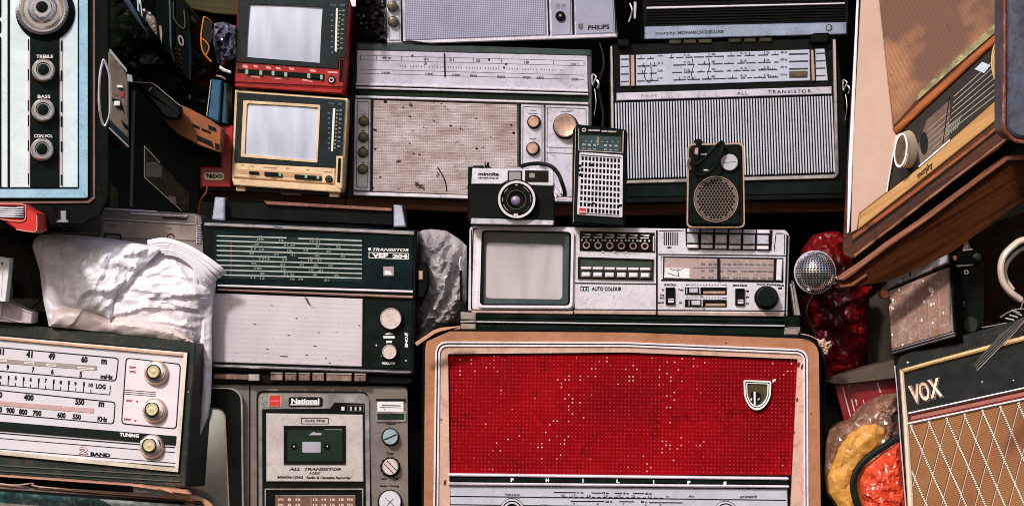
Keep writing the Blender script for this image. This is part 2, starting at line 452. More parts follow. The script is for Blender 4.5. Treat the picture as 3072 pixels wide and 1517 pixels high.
kk = k.sub('knob_dish', TAUPE); kk.lathe(127, 27, [(66, .016), (60, .0175), (46, .0150), (45, .0145)], 48)
kk = k.sub('knob_ring', CHR); kk.lathe(127, 25, [(44, .014), (44, .022), (40, .024), (34, .021), (31, .021)], 48)
kk = k.sub('knob_grip', CHR); kk.lathe(126, 23, [(30, .02), (30, .034), (27, .036), (18, .036), (17, .034)], 40)
kk = k.sub('knob_cap', GRN); kk.lathe(126, 22, [(17, .034), (17, .0345), (14, .0348)], 32)
for u, v in ((131, 209), (130, 329), (127, 447)):
    k = t.part('knob', BRASS); k.lathe(u, v + 2, [(34, .006), (35, .012), (32, .015)], 40)
    kk = k.sub('knob_ring', CHR); kk.lathe(u - 1, v, [(32, .014), (32, .021), (28, .0235), (22, .0235), (19, .020), (17, .020)], 40)
    kk = k.sub('knob_cap', GRN); kk.lathe(u - 1, v, [(17, .019), (17, .0215), (14, .022)], 32)
k = t.part('latch', CHR); k.ext(rnd(quad(182, 632, 199, 664), 3), 0, .008, .001); k.ext(rnd(quad(172, 660, 206, 668), 3), 0, .010, .001)
t.part('strap_loop', BLK).tube([(160, 610, .004), (158, 640, .012), (170, 668, .01), (205, 690, .004)], 2.2, seg=6)
t.fin()

# ================================================================== 2 dark clutter between the blue radio and the televisions
t = T('cassette_deck', 'worn taupe cassette deck standing on edge behind a chrome oval handle', 'cassette deck', (355, 440), 4.30, yaw=16)
p = t.part('body', M('worn_dark_taupe', c(112, 98, 88), .5, .1, .3, vs=14, dirt=.8, dcol=c(48, 38, 32), ds=30)); p.ext([(326, 158), (329, 152), (379, 215), (386, 250), (387, 442), (326, 356)], -.12, 0, .002)
p = t.part('edge_trim', CHR); p.ext([(328, 148), (332, 148), (381, 209), (381, 217), (328, 156)], 0, .004); p.ext([(381, 222), (396, 226), (398, 246), (383, 244)], 0, .004)  # upper strip stands for the bright highlight along the edge
p = t.part('bottom_strip', TEAL); p.ext([(329, 360), (386, 414), (386, 436), (329, 380)], 0, .003)
p = t.part('strip_edge', CHR); p.line(327, 383, 386, 440, 4, 0, .005)
p = t.part('key', INKW); p.ext([(349, 256), (367, 256), (371, 264), (355, 264)], 0, .006, .001); p.ext(rnd(quad(344, 303, 361, 318), 3), 0, .008, .001)
p = t.part('key_slot', BLK); p.ext([(333, 295), (361, 300), (374, 340), (366, 330), (344, 312)], 0, .0015); p.ext([(362, 360), (386, 380), (386, 392), (374, 384)], 0, .0015)
p = t.part('record_mark', INKR); p.ext([(364, 274), (372, 276), (372, 292), (364, 290)], 0, .002)
t.fin()
t = T('carry_ring', 'chrome oval carry ring beside the black radio case', 'ring', (313, 378), 4.25, yaw=0)
t.part('ring', CHR).tube([(313, 182, .012), (328, 225, .014), (331, 285, .014), (329, 340, .014), (318, 374, .012), (308, 370, .012), (299, 330, .014), (297, 285, .014), (300, 225, .014), (307, 190, .012)], 3.6, closed=True, seg=8); t.fin()

DGL = M('glass_brown_reflections', c(48, 44, 26), .16, .1, .9, vs=16, dirt=.5, ds=22, dcol=c(120, 92, 74), bump=0, coat=.5)  # brown mottling painted in for reflections on the glass
t = T('black_speaker_box', 'tall black equipment box with a grey edge strip and slanting glass window', 'speaker', (480, 640), 4.55, yaw=14)
p = t.part('cabinet', GRN); p.ext([(395, 250), (420, 268), (478, 330), (600, 420), (660, 455), (660, 503), (600, 506), (600, 660), (326, 660), (326, 385), (388, 445), (392, 300)], -.1, 0, .002)
p = t.part('edge_strip', M('slate_grey_edge', c(96, 100, 116), .4, .3, .3)); p.ext([(397, 268), (407, 276), (403, 470), (399, 622), (388, 622), (392, 440)], 0, .004, .001)
p = t.part('window', DGL); p.ext([(434, 440), (484, 492), (567, 578), (568, 630), (543, 632), (434, 532)], 0, .002, .0005)
p = t.part('window_trim', CHR); p.line(433, 438, 433, 532, 2, 0, .003); p.line(433, 438, 480, 488, 2, 0, .003); p.line(434, 532, 545, 632, 2, 0, .003)
t.part('window_label', TAUPE).ext([(437, 486), (470, 486), (486, 500), (484, 532), (437, 530)], .002, .003); t.part('window_label', TAUPE).ext([(504, 586), (526, 590), (530, 614), (510, 598)], .002, .003)
p = t.part('small_window', DGL); p.ext([(329, 546), (355, 571), (355, 622), (329, 622)], 0, .002, .0004)
t.fin()

KRAFT = M('brown_cardboard', c(150, 84, 44), .75, 0, .3, dirt=.35, dcol=c(60, 32, 18))
t = T('cardboard_box', 'torn brown cardboard box with dark printed blocks', 'box', (590, 460), 4.47, m=.42)
p = t.part('carton', KRAFT); p.ext([(493, 359), (510, 362), (532, 362), (545, 352), (548, 340), (540, 324), (529, 310), (560, 322), (622, 355), (664, 385), (659, 457), (644, 452), (600, 436), (536, 404), (512, 382)], -.06, 0, .001)
p = t.part('printing', INK)
for q in ([(576, 370), (598, 380), (600, 389), (578, 380)], [(604, 383), (632, 395), (632, 402), (604, 391)], [(624, 374), (648, 384), (650, 396), (626, 388)],
          [(587, 404), (636, 425), (642, 446), (634, 440), (592, 420), (592, 414)], [(644, 428), (658, 434), (656, 452), (646, 448)]): p.ext(q, 0, .0008)
t.fin()
t = T('black_handset', 'black rounded handset with a thin painted edge highlight lying above the cardboard box', 'handset', (470, 350), 4.42, m=.6)
p = t.part('body', BLK); p.ext(rnd([(396, 246), (459, 252), (475, 263), (541, 318), (547, 345), (534, 361), (495, 356)], 8), -.03, 0, .004)
p = t.part('rim', TAUPE); p.tube([(398, 246, .001), (430, 248, .001), (459, 251, .001), (500, 284, .001), (541, 318, .001)], 1.5, seg=6, k=4)  # pale strip drawn as the highlight along the upper edge
p.tube([(446, 272, .003), (456, 263, .003)], 2.5, seg=6); t.fin()

CRINKDK = M('black_green_bag', c(16, 22, 16), .3, 0, .8, vs=12, dirt=.5, ds=14, dcol=c(40, 38, 22), bump=.1, bs=60)
t = T('black_plastic_bag', 'crumpled black green plastic bag stuffed at the upper left', 'bag', (430, 240), 4.60)
t.part('bag', CRINKDK).blob([(330, -40), (520, -40), (600, 60), (640, 200), (640, 330), (560, 320), (470, 255), (400, 240), (330, 150)], 0, .03, 40, namp=.014, nsc=60, seed=3, crease=12, step=13, ridge=.6); t.fin()
t = T('plastic_ruler', 'slate blue blade shaped strip slanting down at the top left', 'ruler', (440, 108), 4.46, m=1.2)
t.part('strip', M('slate_blue_plastic', c(66, 84, 104), .35, .1, .2)).ext([(352, -20), (378, -20), (401, 23), (432, 78), (449, 112), (439, 100), (418, 74)], -.004, 0, .001); t.fin()
for pts, nm, lab, mt in (([(409, -20), (413, -20), (418, 38), (412, 30)], 'metal_strip', 'short blue grey strip beside the slate blue blade', BLUET),
                     ([(417, -20), (421, -20), (428, 52), (424, 48)], 'metal_strip', 'thin white metal strip right of the short blue grey one', CHR),
                     ([(477, 77), (484, 78), (487, 100), (485, 131), (480, 112)], 'metal_strip', 'pale taupe sliver hanging alone above the dark bag', TAUPE)):
    t = T(nm, lab, 'strip', pts[2], 4.45, group=None); t.part('strip', mt).ext(pts, -.003, 0, .0004); t.fin()
t = T('leather_pouch', 'small taupe pouch with a white clasp near the top left corner', 'pouch', (460, 106), 4.45)
p = t.part('pouch', TAUPE); p.blob([(440, 44), (454, 42), (462, 50), (468, 66), (470, 104), (458, 92), (446, 74), (437, 58)], 0, .006, 8, namp=.003, nsc=12, step=4, back=.01)
p = t.part('clasp', CHR); p.lathe(432, 31, [(6, 0), (6, .004), (3, .006)], 14); p.ext([(441, 35), (454, 38), (452, 46), (443, 42)], 0, .006, .001)
t.fin()
t = T('black_radio', 'narrow black radio with blue grey edge standing at the upper left', 'radio', (515, 185), 4.52, m=.3, yaw=20)
p = t.part('body', BLK); p.ext(rnd([(470, -30), (524, -30), (526, 190), (500, 160), (470, 110)], 4), -.08, 0, .002)
p = t.part('edge', M('blue_grey_edge', c(60, 84, 104), .25, .3, .3)); p.tube([(508, -20, .002), (511, 60, .003), (512, 130, .003), (517, 165, .003), (524, 184, .003)], 3.4, seg=8)
t.fin()
t = T('cordless_phone', 'black cordless handset with an oval button and pale window outline', 'telephone', (560, 240), 4.53, yaw=16)
p = t.part('body', BLK); p.ext(rnd([(521, -20), (541, -10), (574, 40), (577, 240), (566, 246), (524, 186)], 6), -.05, 0, .003)
p = t.part('window_outline', OLIV); p.tube([(520, 5, .003), (521, 55, .003), (545, 84, .003), (555, 78, .003), (552, 30, .003)], 2.5, seg=6, k=3)
p = t.part('oval_button', TAUPE); p.frame(ell(543, 122, 8, 17, rot=-.25), ell(543, 122, 4, 11, rot=-.25), 0, .004)
p = t.part('side_edge', TEAL); p.ext([(566, 90), (571, 92), (577, 170), (573, 245), (564, 235)], 0, .004, .001)
p = t.part('keys', M('dim_keys', c(50, 42, 28), .5))
for i in range(5):
    for j in range(2): p.lathe(527 + j * 12 + i * 2, 146 + i * 13 + j * 4, [(3.2, 0), (3, .0035), (2, .004)], 8)
t.fin()
YEL = M('orange_yellow_frame', c(196, 122, 34), .3, 0, .2, coat=.3)
t = T('sunglasses', 'orange rimmed sunglasses hanging left of the crinkled clear bag', 'sunglasses', (620, 180), 4.46)
p = t.part('rim', YEL); p.tube([(612, 50, .0), (606, 85, .002), (603, 113, .004), (606, 146, .004), (616, 166, .003), (634, 186, .0)], 2.6, seg=8)
p.tube([(604, 115, .003), (616, 124, .004), (626, 138, .004), (625, 152, .003), (617, 168, .002)], 2.2, seg=8)
p.tube([(612, 50, 0), (624, 56, -.004), (637, 70, -.01)], 1.8, seg=6)
p = t.part('lens', M('dark_lens', c(5, 5, 6), .1, 0, .1, bump=0, coat=.3)); p.ext([(613, 54), (634, 70), (640, 110), (628, 132), (616, 122), (606, 112)], -.003, -.001); p.ext([(607, 122), (616, 128), (624, 142), (616, 163), (608, 148)], -.003, -.001)
t.fin()
CLRB = M('crinkled_clear_plastic', c(120, 118, 140), .18, .35, .9, vs=70, dirt=.6, ds=60, dcol=c(20, 22, 30), bump=.1, bs=60, coat=.5)
t = T('clear_plastic_bag', 'crinkled clear silver plastic bag beside the red television', 'bag', (672, 225), 4.50)
t.part('bag', CLRB).blob([(642, 70), (672, 66), (706, 78), (706, 170), (694, 182), (680, 178), (668, 196), (652, 190), (640, 130)], 0, .016, 12, namp=.014, nsc=18, seed=5, crease=8, step=6, ridge=.8); t.fin()
t = T('plastic_tab', 'pale plastic tab below the crinkled clear bag', 'tab', (680, 216), 4.47)
t.part('tab', INKW).blob([(660, 196), (672, 205), (694, 214), (692, 221), (668, 214), (658, 206)], 0, .004, 5, namp=.001, step=4, back=.004); t.fin()
t = T('plastic_tab', 'curved pale clip above the blue boxes', 'tab', (664, 238), 4.47)
t.part('tab', TAUPE).tube([(649, 228, 0), (662, 230, .003), (676, 238, 0)], 3, seg=6); t.fin()
BLUBX = M('blue_book_cover', c(16, 78, 110), .5, 0, .35, vs=50, dirt=.4, dcol=c(70, 130, 150), ds=120)
t = T('blue_box', 'wider blue box standing behind the red milk tin', 'box', (645, 368), 4.52)
p = t.part('box', BLUBX); p.ext([(634, 238), (665, 241), (657, 368), (622, 352)], -.08, 0, .002)
p = t.part('edge', CHR); p.line(633, 240, 620, 348, 2, 0, .003)
t.fin()
t = T('blue_box', 'narrow teal box right beside the wider blue box', 'box', (675, 372), 4.53)
t.part('box', M('teal_book_cover', c(12, 66, 78), .5, 0, .4, vs=40)).ext([(669, 246), (682, 252), (680, 372), (661, 370)], -.08, 0, .002); t.fin()
TINR = M('red_tin', c(150, 6, 14), .4, 0, .2, dirt=.2, dcol=c(60, 2, 4))
t = T('milk_powder_box', 'red box with small cream name label left of the cream television', 'box', (650, 562), 4.54)
p = t.part('box', TINR); p.ext([(662, 377), (700, 377), (694, 563), (602, 562), (600, 500), (662, 500)], -.1, 0, .002)
p = t.part('name_label', M('cream_label', c(220, 205, 170), .5)); p.ext(rnd(quad(613, 517, 673, 539, .02), 10), 0, .001)
p = t.part('lettering', INK); p.text('N', 626, 527, 14, 15, .0014, bold=.05); p.text('IDO', 650, 529, 34, 11, .0014, bold=.04)
t.fin()
t = T('red_wire', 'dull red wire hanging below the red box', 'cord', (598, 645), 4.50)  # a dull red cable hanging loose
t.part('wire', M('dull_red_cord', c(110, 24, 20), .5)).tube([(622, 556, .002), (618, 578, .006), (602, 600, .006), (597, 625, .004), (596, 650, .002)], 3, seg=8); t.fin()

# ================================================================== 3 + 4 two small televisions
# red one
t = T('portable_television', 'small red portable television with pale grey screen, stacked on the cream one', 'television', (870, 270), 4.52, m=.065)
p = t.part('cabinet', REDP); p.ext(rnd([(714, -60), (1060, -60), (1051, 60), (1034, 284), (704, 259)], 5), -.16, 0, .002)
p.ext(rnd([(704, 252), (1030, 266), (1029, 283), (703, 262)], 3), 0, .008, .002)
p.ext([(706, 186), (1014, 206), (1016, 172), (1034, 172), (1030, 262), (704, 246)], 0, .004, .001)
p = t.part('front_bezel', TEAL)
fq = [(716, -40), (1046, -30), (1034, 171), (1016, 173), (1013, 206), (708, 185)]
iq = [(748, 12), (968, 21), (964, 80), (963, 100), (959, 189), (737, 171)]
p.frame(fq, iq, 0, .007)
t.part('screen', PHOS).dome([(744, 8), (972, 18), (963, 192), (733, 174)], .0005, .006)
t.part('slider_track', INKW).ext([(1008, 25), (1014, 26), (1010, 157), (1004, 154)], .007, .009, .0004)
p = t.part('channel_lamps', M('dull_yellow_lamp', c(150, 150, 90), .3))
for i in range(11): p.lathe(1020 - i * .7, 33 + i * 11.4, [(3, .007), (3, .0082), (2, .0088)], 8)
p = t.part('lettering', M('faint_blue_ink', c(96, 122, 150), .5))
for i in range(9): p.ext(quad(1026 - i * .8, 30 + i * 14, 1034 - i * .8, 35 + i * 14 - (i % 2) * 2), .007, .0073)
p.text('TV', 1000, 16, 18, 7, .0073, .07); p.text('UHF', 1028, 16, 14, 6, .0073, .07)
for i in range(8): p.ext(quad(992 + (i % 3), 44 + i * 16, 999, 47 + i * 16), .007, .0073)
p = t.part('control_slot', BLK); p.ext([(714, 206), (974, 223), (973, 242), (714, 219)], .004, .0048)
for u0, u1, v0 in ((738, 782, 210), (816, 858, 215), (924, 964, 223)): t.part('control_slider', GRN).ext(rnd(quad(u0, v0, u1, v0 + 12, .06), 2), .0048, .009, .0008)
SE = M('pale_slider_end', c(150, 180, 160), .3)
for u, v in ((736, 209), (778, 212), (815, 213), (853, 217), (922, 221), (960, 225)): t.part('slider_end', SE).ext(rnd(quad(u, v, u + 9, v + 14, .06), 2), .0048, .0098, .0008)
p = t.part('markings', M('pink_marks', c(236, 150, 150), .5))
for u, v, w_, h_ in ((726, 194, 16, 9), (760, 196, 12, 6), (797, 199, 14, 7), (826, 201, 14, 7), (866, 203, 15, 6), (928, 208, 18, 7), (982, 214, 30, 5), (752, 226, 27, 6), (820, 231, 22, 6), (905, 237, 16, 5), (922, 240, 14, 5)): p.ext([(u, v), (u + w_, v + 2), (u + w_ + 2, v + h_ + 2), (u + 3, v + h_)], .004, .0044)
k = t.part('socket', BLK); k.lathe(994, 239, [(12, .004), (12, .007), (10, .0072)], 20)
k.sub('socket_ring', CHR).frame(ell(994, 240, 8), ell(994, 240, 4.5), .0072, .009)
p = t.part('side_slot', BLK); p.ext([(1020, 178), (1031, 179), (1027, 247), (1017, 245)], .004, .005)
t.fin()
# cream one
t = T('portable_television', 'small cream portable television standing on the shelf under the red one', 'television', (860, 578), 4.52, m=.07)
p = t.part('cabinet', CREAM); p.ext(rnd([(705, 269), (1044, 295), (1028, 566), (1023, 578), (702, 557), (695, 536), (697, 486)], 4), -.16, 0, .002)
p.ext(rnd([(697, 536), (1004, 556), (1022, 566), (1023, 578), (702, 556)], 3), 0, .007, .0015)
p.ext(rnd([(700, 489), (1006, 505), (1003, 552), (697, 531)], 3), 0, .005, .0015)
p.ext([(1009, 468), (1030, 469), (1026, 566), (1005, 560)], 0, .0055, .001)
p = t.part('front_bezel', TEAL)
p.frame([(712, 277), (1035, 300), (1026, 465), (1009, 466), (1006, 504), (702, 486)], [(732, 303), (960, 316), (956, 400), (955, 420), (951, 487), (722, 468)], 0, .004)
p = t.part('screen_rim', CREAM)
p.frame(rnd([(730, 301), (961, 315), (952, 488), (722, 470)], 4), rnd([(741, 310), (955, 322), (948, 482), (733, 463)], 6), 0, .006)
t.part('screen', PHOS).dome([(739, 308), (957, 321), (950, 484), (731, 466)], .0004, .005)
t.part('slider_track', INKW).ext([(999, 325), (1006, 326), (999, 455), (993, 454)], .004, .006, .0004)
p = t.part('channel_lamps', M('dull_yellow_lamp', 0)); 
for i in range(11): p.lathe(1012 - i * .7, 332 + i * 11.2, [(3, .004), (3, .0052), (2, .0058)], 8)
p = t.part('lettering', M('faint_blue_ink', 0))
for i in range(9): p.ext(quad(1018 - i * .8, 328 + i * 13.5, 1026 - i * .8, 333 + i * 13.5 - (i % 2) * 2), .004, .0043)
p.text('TV', 994, 311, 18, 7, .0043, .07); p.text('UHF', 1020, 312, 12, 6, .0043, .07)
for i in range(8): p.ext(quad(983 + (i % 3), 338 + i * 15, 990, 341 + i * 15), .004, .0043)
p = t.part('control_slot', M('cream_slot', c(190, 148, 108), .5)); p.ext([(709, 506), (966, 522), (965, 539), (710, 520)], .005, .0056)
for u0, u1, v0, th in ((747, 776, 513, 8), (793, 846, 515, 12), (883, 964, 523, 12)): t.part('control_slider', GRN).ext(rnd(quad(u0, v0, u1, v0 + th, .07), 2), .0056, .009, .0008)
for u, v in ((836, 518), (914, 524), (950, 527)): t.part('slider_end', SE).ext(rnd(quad(u, v, u + 8, v + 10, .06), 2), .009, .0098, .0004)
p = t.part('markings', M('faded_brown_ink', c(150, 110, 78), .6))
for u, v, w_ in ((722, 494, 10), (754, 497, 9), (790, 500, 40), (858, 503, 10), (918, 508, 10), (972, 514, 26), (746, 527, 22), (815, 533, 16), (914, 540, 18)): p.ext(quad(u, v, u + w_, v + 3, .06), .005, .0053)
k = t.part('socket', BLK); k.lathe(986, 537, [(11, .005), (11, .008), (9, .0085), (5, .0085)], 20)
k.sub('socket_ring', OLIV).frame(ell(986, 537, 7), ell(986, 537, 4.5), .0085, .0095)
t.part('side_slot', BLK).ext([(1015, 474), (1023, 475), (1020, 548), (1011, 546)], .0055, .0065)
for u in (709, 989): t.part('foot', CREAM).ext(rnd(quad(u, 558 + (u - 709) * .064, u + 28, 572 + (u - 709) * .064, .07, -.1), 3), -.03, -.002, .001)
t.fin()
t = T('small_tray', 'pinkish plastic lip under the middle of the cream television', 'tray', (872, 585), 4.55)
t.part('lip', M('pinkish_plastic', c(190, 130, 110), .5)).ext(quad(842, 577, 904, 584, .05), -.04, 0, .001); t.fin()

t = T('black_plastic_bag', 'shiny dark crumpled plastic between the red television and the tilted radio', 'bag', (1115, 125), 4.60)
t.part('bag', M('dark_shiny_plastic', c(30, 26, 28), .15, .1, .8, vs=40, dirt=.3, ds=30, dcol=c(110, 80, 78), coat=.6)).blob([(1062, -30), (1160, -30), (1160, 124), (1100, 124), (1072, 120), (1056, 60)], 0, .02, 14, namp=.016, nsc=24, seed=8, crease=10, step=8, ridge=.7); t.fin()
t = T('paper_slip', 'white paper corner behind the top right of the red television', 'paper', (1060, 20), 4.50)
t.part('slip', PAPER).ext([(1044, -20), (1068, -20), (1067, 20), (1056, 20)], -.002, 0); t.fin()

# ================================================================== 5 tilted lavender radio on top
t = T('transistor_radio', 'lavender grey radio tilted on top of the long silver radio', 'radio', (1500, 125), 4.60, m=-.036)
M_ = -.034
p = t.part('body', SILV); p.ext(rnd([(1151, -80), (1836, -90), (1853, 110), (1161, 131)], 4), -.1, 0, .0015)
p = t.part('bottom_trim', SILV2); p.ext([(1230, 122), (1850, 101), (1852, 112), (1290, 131)], 0, .006, .0015)
p = t.part('seam', INK)
for q in ([(1200, -80), (1205, -80), (1209, 125), (1203, 125)], [(1639, -80), (1644, -80), (1650, 110), (1645, 110)], [(1712, -80), (1721, -80), (1724, 107), (1717, 107)], quad(1208, 124, 1845, 128, M_), [(1838, -80), (1841, -80), (1850, 104), (1846, 104)]): p.ext(q, 0, .0008)
t.part('knob_panel', LAV).frame([(1160, -80), (1196, -80), (1200, 121), (1166, 122)], [(1164, -76), (1193, -76), (1197, 118), (1169, 119)], 0, .0012)
LAVG = NB('lavender_ribbed_grille'); xx = LAVG.xyz(); st_ = LAVG.math('SINE', LAVG.math('MULTIPLY', xx[0], 2300)); st2 = LAVG.math('SINE', LAVG.math('MULTIPLY', xx[2], 2300))
f_ = LAVG.mp(LAVG.math('ADD', st_, LAVG.math('MULTIPLY', st2, .4)), -1.4, 1.4); nz = LAVG.noise(14, 5)
LAVG.bump(f_, .5, .0006)
LAVG = LAVG.fin(LAVG.mix(f_, LAVG.mix(LAVG.mp(nz, .35, .65), c(112, 112, 134), c(136, 134, 156)), LAVG.mix(LAVG.mp(nz, .35, .65), c(150, 150, 176), c(172, 168, 190))), .45, .2)
t.part('grille', LAVG).ext([(1212, -80), (1636, -80), (1638, 104), (1216, 121)], 0, .003, .0008)
t.part('control_panel', LAV).ext([(1652, -80), (1710, -80), (1713, 104), (1656, 106)], 0, .003, .0008)
t.part('name_panel', LAV).ext([(1725, -80), (1835, -80), (1843, 98), (1728, 103)], 0, .003, .0008)
for u, v in ((1177, -26), (1177, 18), (1179, 64)):
    k = t.part('knob', OLIV); k.lathe(u, v, [(16, .001), (16, .008), (13, .011), (6, .012)], 20)
k = t.part('knob', BLK); k.lathe(1681, 48, [(15, .003), (14, .008), (11, .009)], 24); k.sub('pointer', BRASS).lathe(1681, 47, [(5, .009), (4, .013), (1.5, .014)], 12)
p = t.part('lettering', INK); p.text('PHILIPS', 1796, 82, 64, 14, .0034, -.05, shear=.05, bold=.03)
t.part('shield_mark', INKG).ext([(1734, 72), (1749, 71), (1750, 84), (1743, 91), (1735, 85)], .003, .0034)
p = t.part('markings', M('pale_grey_ink', c(110, 108, 124), .6))
for i in range(2):
    for j in range(4): p.ext(quad(1667 + i * 17, 12 + j * 4, 1680 + i * 17, 14 + j * 4), .003, .0032)
t.fin()

# ================================================================== 6 long silver radio
t = T('transistor_radio', 'long silver radio with worn pinkish cloth grille and round brass tuning knob', 'radio', (1410, 600), 4.60, m=.028)
m6 = .026
p = t.part('body', M('grey_green_body', c(74, 76, 74), .4, .2, .3, dirt=.4)); p.ext(rnd([(1068, 126), (1776, 150), (1776, 612), (1055, 588)], 7), -.11, 0, .002)
p = t.part('top_strip', M('dark_grey_green', c(44, 60, 60), .4, .1, .3)); p.ext([(1072, 130), (1772, 152), (1772, 167), (1072, 150)], 0, .003, .001)
DIAL6 = M('faded_dial_silver', c(196, 190, 208), .28, .15, .16, vs=12, dirt=.5, ds=30, dcol=c(130, 120, 134))
p = t.part('dial', DIAL6); p.ext([(1071, 151), (1762, 168), (1764, 277), (1069, 250)], 0, .003, .0008)
p = t.part('dial_lines', INKG)
for l0, r0 in ((166, 183), (180, 198), (208, 226), (220, 239)): p.line(1080, l0, 1752, r0, 1.4, .003, .0033)
for i in range(62):
    if i % 7 != 3: p.line(1200 + i * 8, 196 + i * .2, 1201 + i * 8, 201 + i * .2, 2.2, .003, .0033)
for u in (1081, 1130, 1205, 1275, 1420, 1505, 1580, 1660, 1752): p.line(u, 167 + (u - 1080) * .025, u, 179 + (u - 1080) * .025, 2, .003, .0033)
p = t.part('dial_numbers', M('dark_teal_ink', c(40, 62, 66), .6))
for s_, u, v, w_ in (('1600', 1158, 219, 24), ('1300', 1288, 223, 24), ('1000', 1368, 226, 24), ('900', 1420, 228, 22), ('800', 1503, 231, 24), ('700', 1580, 233, 24), ('650', 1620, 234, 22), ('550', 1725, 238, 20),
                     ('49 m', 1160, 174, 26), ('41', 1278, 178, 14), ('31', 1355, 180, 14), ('25', 1434, 182, 14), ('19', 1580, 188, 14), ('SW 1', 1724, 193, 22), ('cm', 1276, 192, 10)): p.text(s_, u, v, w_, 8, .0034, m6, bold=.03)
p = t.part('dial_pointer', INK); p.line(1333, 160, 1335, 231, 4, .003, .0045)
p = t.part('dial_wear', INK)
for u, v in ((1237, 168), (1518, 193), (1512, 203), (1467, 180)): p.ext(ell(u, v, 3, 4, 7), .003, .0034)
p = t.part('chrome_trim', SILV2)
p.ext([(1066, 248), (1765, 270), (1765, 276), (1066, 256)], .003, .007, .001)
p.ext([(1066, 260), (1765, 280), (1765, 286), (1067, 266)], 0, .007, .001)
p.ext([(1066, 286), (1765, 308), (1765, 314), (1066, 294)], 0, .007, .001)
p.ext([(1060, 575), (1776, 597), (1776, 607), (1060, 586)], 0, .007, .001)
p = t.part('seam', INK); p.ext(quad(1066, 256, 1765, 261, m6), 0, .004)
p.ext([(1114, 299), (1119, 299), (1118, 572), (1112, 572)], 0, .004); p.ext([(1556, 312), (1561, 312), (1562, 592), (1557, 592)], 0, .004)
p = t.part('groove', M('dark_green_groove', c(20, 34, 24), .5, 0, .6, vs=12)); p.ext(quad(1066, 267, 1765, 286, m6), 0, .001)
t.part('knob_panel', SILV).ext([(1064, 296), (1113, 298), (1110, 572), (1060, 571)], 0, .003, .001)
t.part('control_panel', SILV).ext([(1563, 312), (1632, 314), (1633, 594), (1561, 592)], 0, .003, .001)
t.part('tuning_panel', SILV).ext([(1637, 314), (1766, 318), (1766, 600), (1637, 596)], 0, .003, .001)
p = t.part('panel_outline', INKG)
for q in ([(1071, 303), (1108, 305), (1104, 564), (1068, 562)], [(1568, 319), (1627, 321), (1627, 588), (1566, 586)], [(1641, 321), (1759, 325), (1760, 447), (1640, 443)], [(1640, 457), (1760, 461), (1760, 592), (1640, 590)]):
    qq = [tuple(Vector(x).lerp(Vector(((q[0][0] + q[2][0]) / 2, (q[0][1] + q[2][1]) / 2)), .0)) for x in q]
    cx_, cy_ = sum(x[0] for x in q) / 4, sum(x[1] for x in q) / 4
    inn = [(x[0] + (2.2 if x[0] < cx_ else -2.2), x[1] + (2.2 if x[1] < cy_ else -2.2)) for x in q]
    p.frame(rnd(q, 5), rnd(inn, 4), .003, .0034)
CL = NB('woven_worn_cloth'); X_ = CL.xyz()
g1 = CL.math('SINE', CL.math('MULTIPLY', X_[0], 1900)); g2 = CL.math('SINE', CL.math('MULTIPLY', X_[2], 1500))
wv = CL.mp(CL.math('MAXIMUM', g1, g2), -.2, 1)
bl = CL.mp(CL.noise(1, 6, .7, vec=CL.scale(14, 14, 40)), .38, .64)
base = CL.mix(bl, c(146, 124, 118), c(200, 188, 190))
sp = CL.mp(CL.noise(70, 4, .6, dist=.5), .64, .69)
sp2 = CL.mp(CL.noise(1, 6, .75, vec=CL.scale(260, 260, 90)), .58, .68)
CL.bump(wv, .6, .0008)
CL = CL.fin(CL.mix(sp, CL.mix(CL.math('MULTIPLY', sp2, .5), CL.mix(CL.mp(wv, 0, 1, .35, 0), base, c(110, 88, 84)), c(90, 66, 56)), c(34, 24, 20)), .7)
t.part('grille', CL).ext([(1121, 301), (1552, 315), (1554, 591), (1117, 573)], 0, .0035, .001)
p = t.part('grille_tear', INK)
p.tube([(1313, 502, .0035), (1324, 520, .0037), (1334, 540, .0037), (1339, 560, .0037), (1340, 574, .0037)], 2.0, seg=5, k=3)
for u, v, r in ((1324, 311, 3), (1156, 306, 6), (1352, 377, 4), (1430, 446, 4), (1241, 461, 3.5), (1259, 464, 3.5), (1126, 447, 4), (1141, 531, 3.5), (1534, 375, 4), (1541, 399, 5), (1119, 563, 4), (1272, 568, 3), (1210, 323, 3), (1229, 430, 3)): p.ext(ell(u, v, r, r * .8, 7), .0035, .0038)
for v, u in ((363, 1090), (411, 1089), (457, 1088), (507, 1087)):
    k = t.part('knob', OLIV); k.lathe(u, v, [(16, .003), (15, .010), (11, .013), (5, .0135)], 22)
p = t.part('lettering', INKG)
for v in (344, 391, 438, 486): p.ext(quad(1083, v, 1096, v + 3, m6), .003, .0033)
for u, v, w_ in ((1600, 330, 18), (1598, 339, 28), (1598, 415, 20), (1697, 333, 30)): p.ext(quad(u - w_ / 2, v, u + w_ / 2, v + 2.5, m6), .003, .0033)
for u, v in ((1602, 366), (1599, 446)):
    k = t.part('knob', BLK); k.lathe(u, v, [(21, .003), (20, .007)], 30)
    kk = k.sub('knob_face', BRASS); kk.lathe(u - 1, v - 1, [(16.5, .006), (16.5, .012), (14, .0135)], 30)
k = t.part('tuning_knob', BLK); k.lathe(1697, 379, [(38, .003), (38, .009)], 44); kk = k.sub('knob_face', BRASS); kk.lathe(1696, 377, [(34, .006), (34, .017), (31, .019), (29, .0185)], 44)
t.fin()

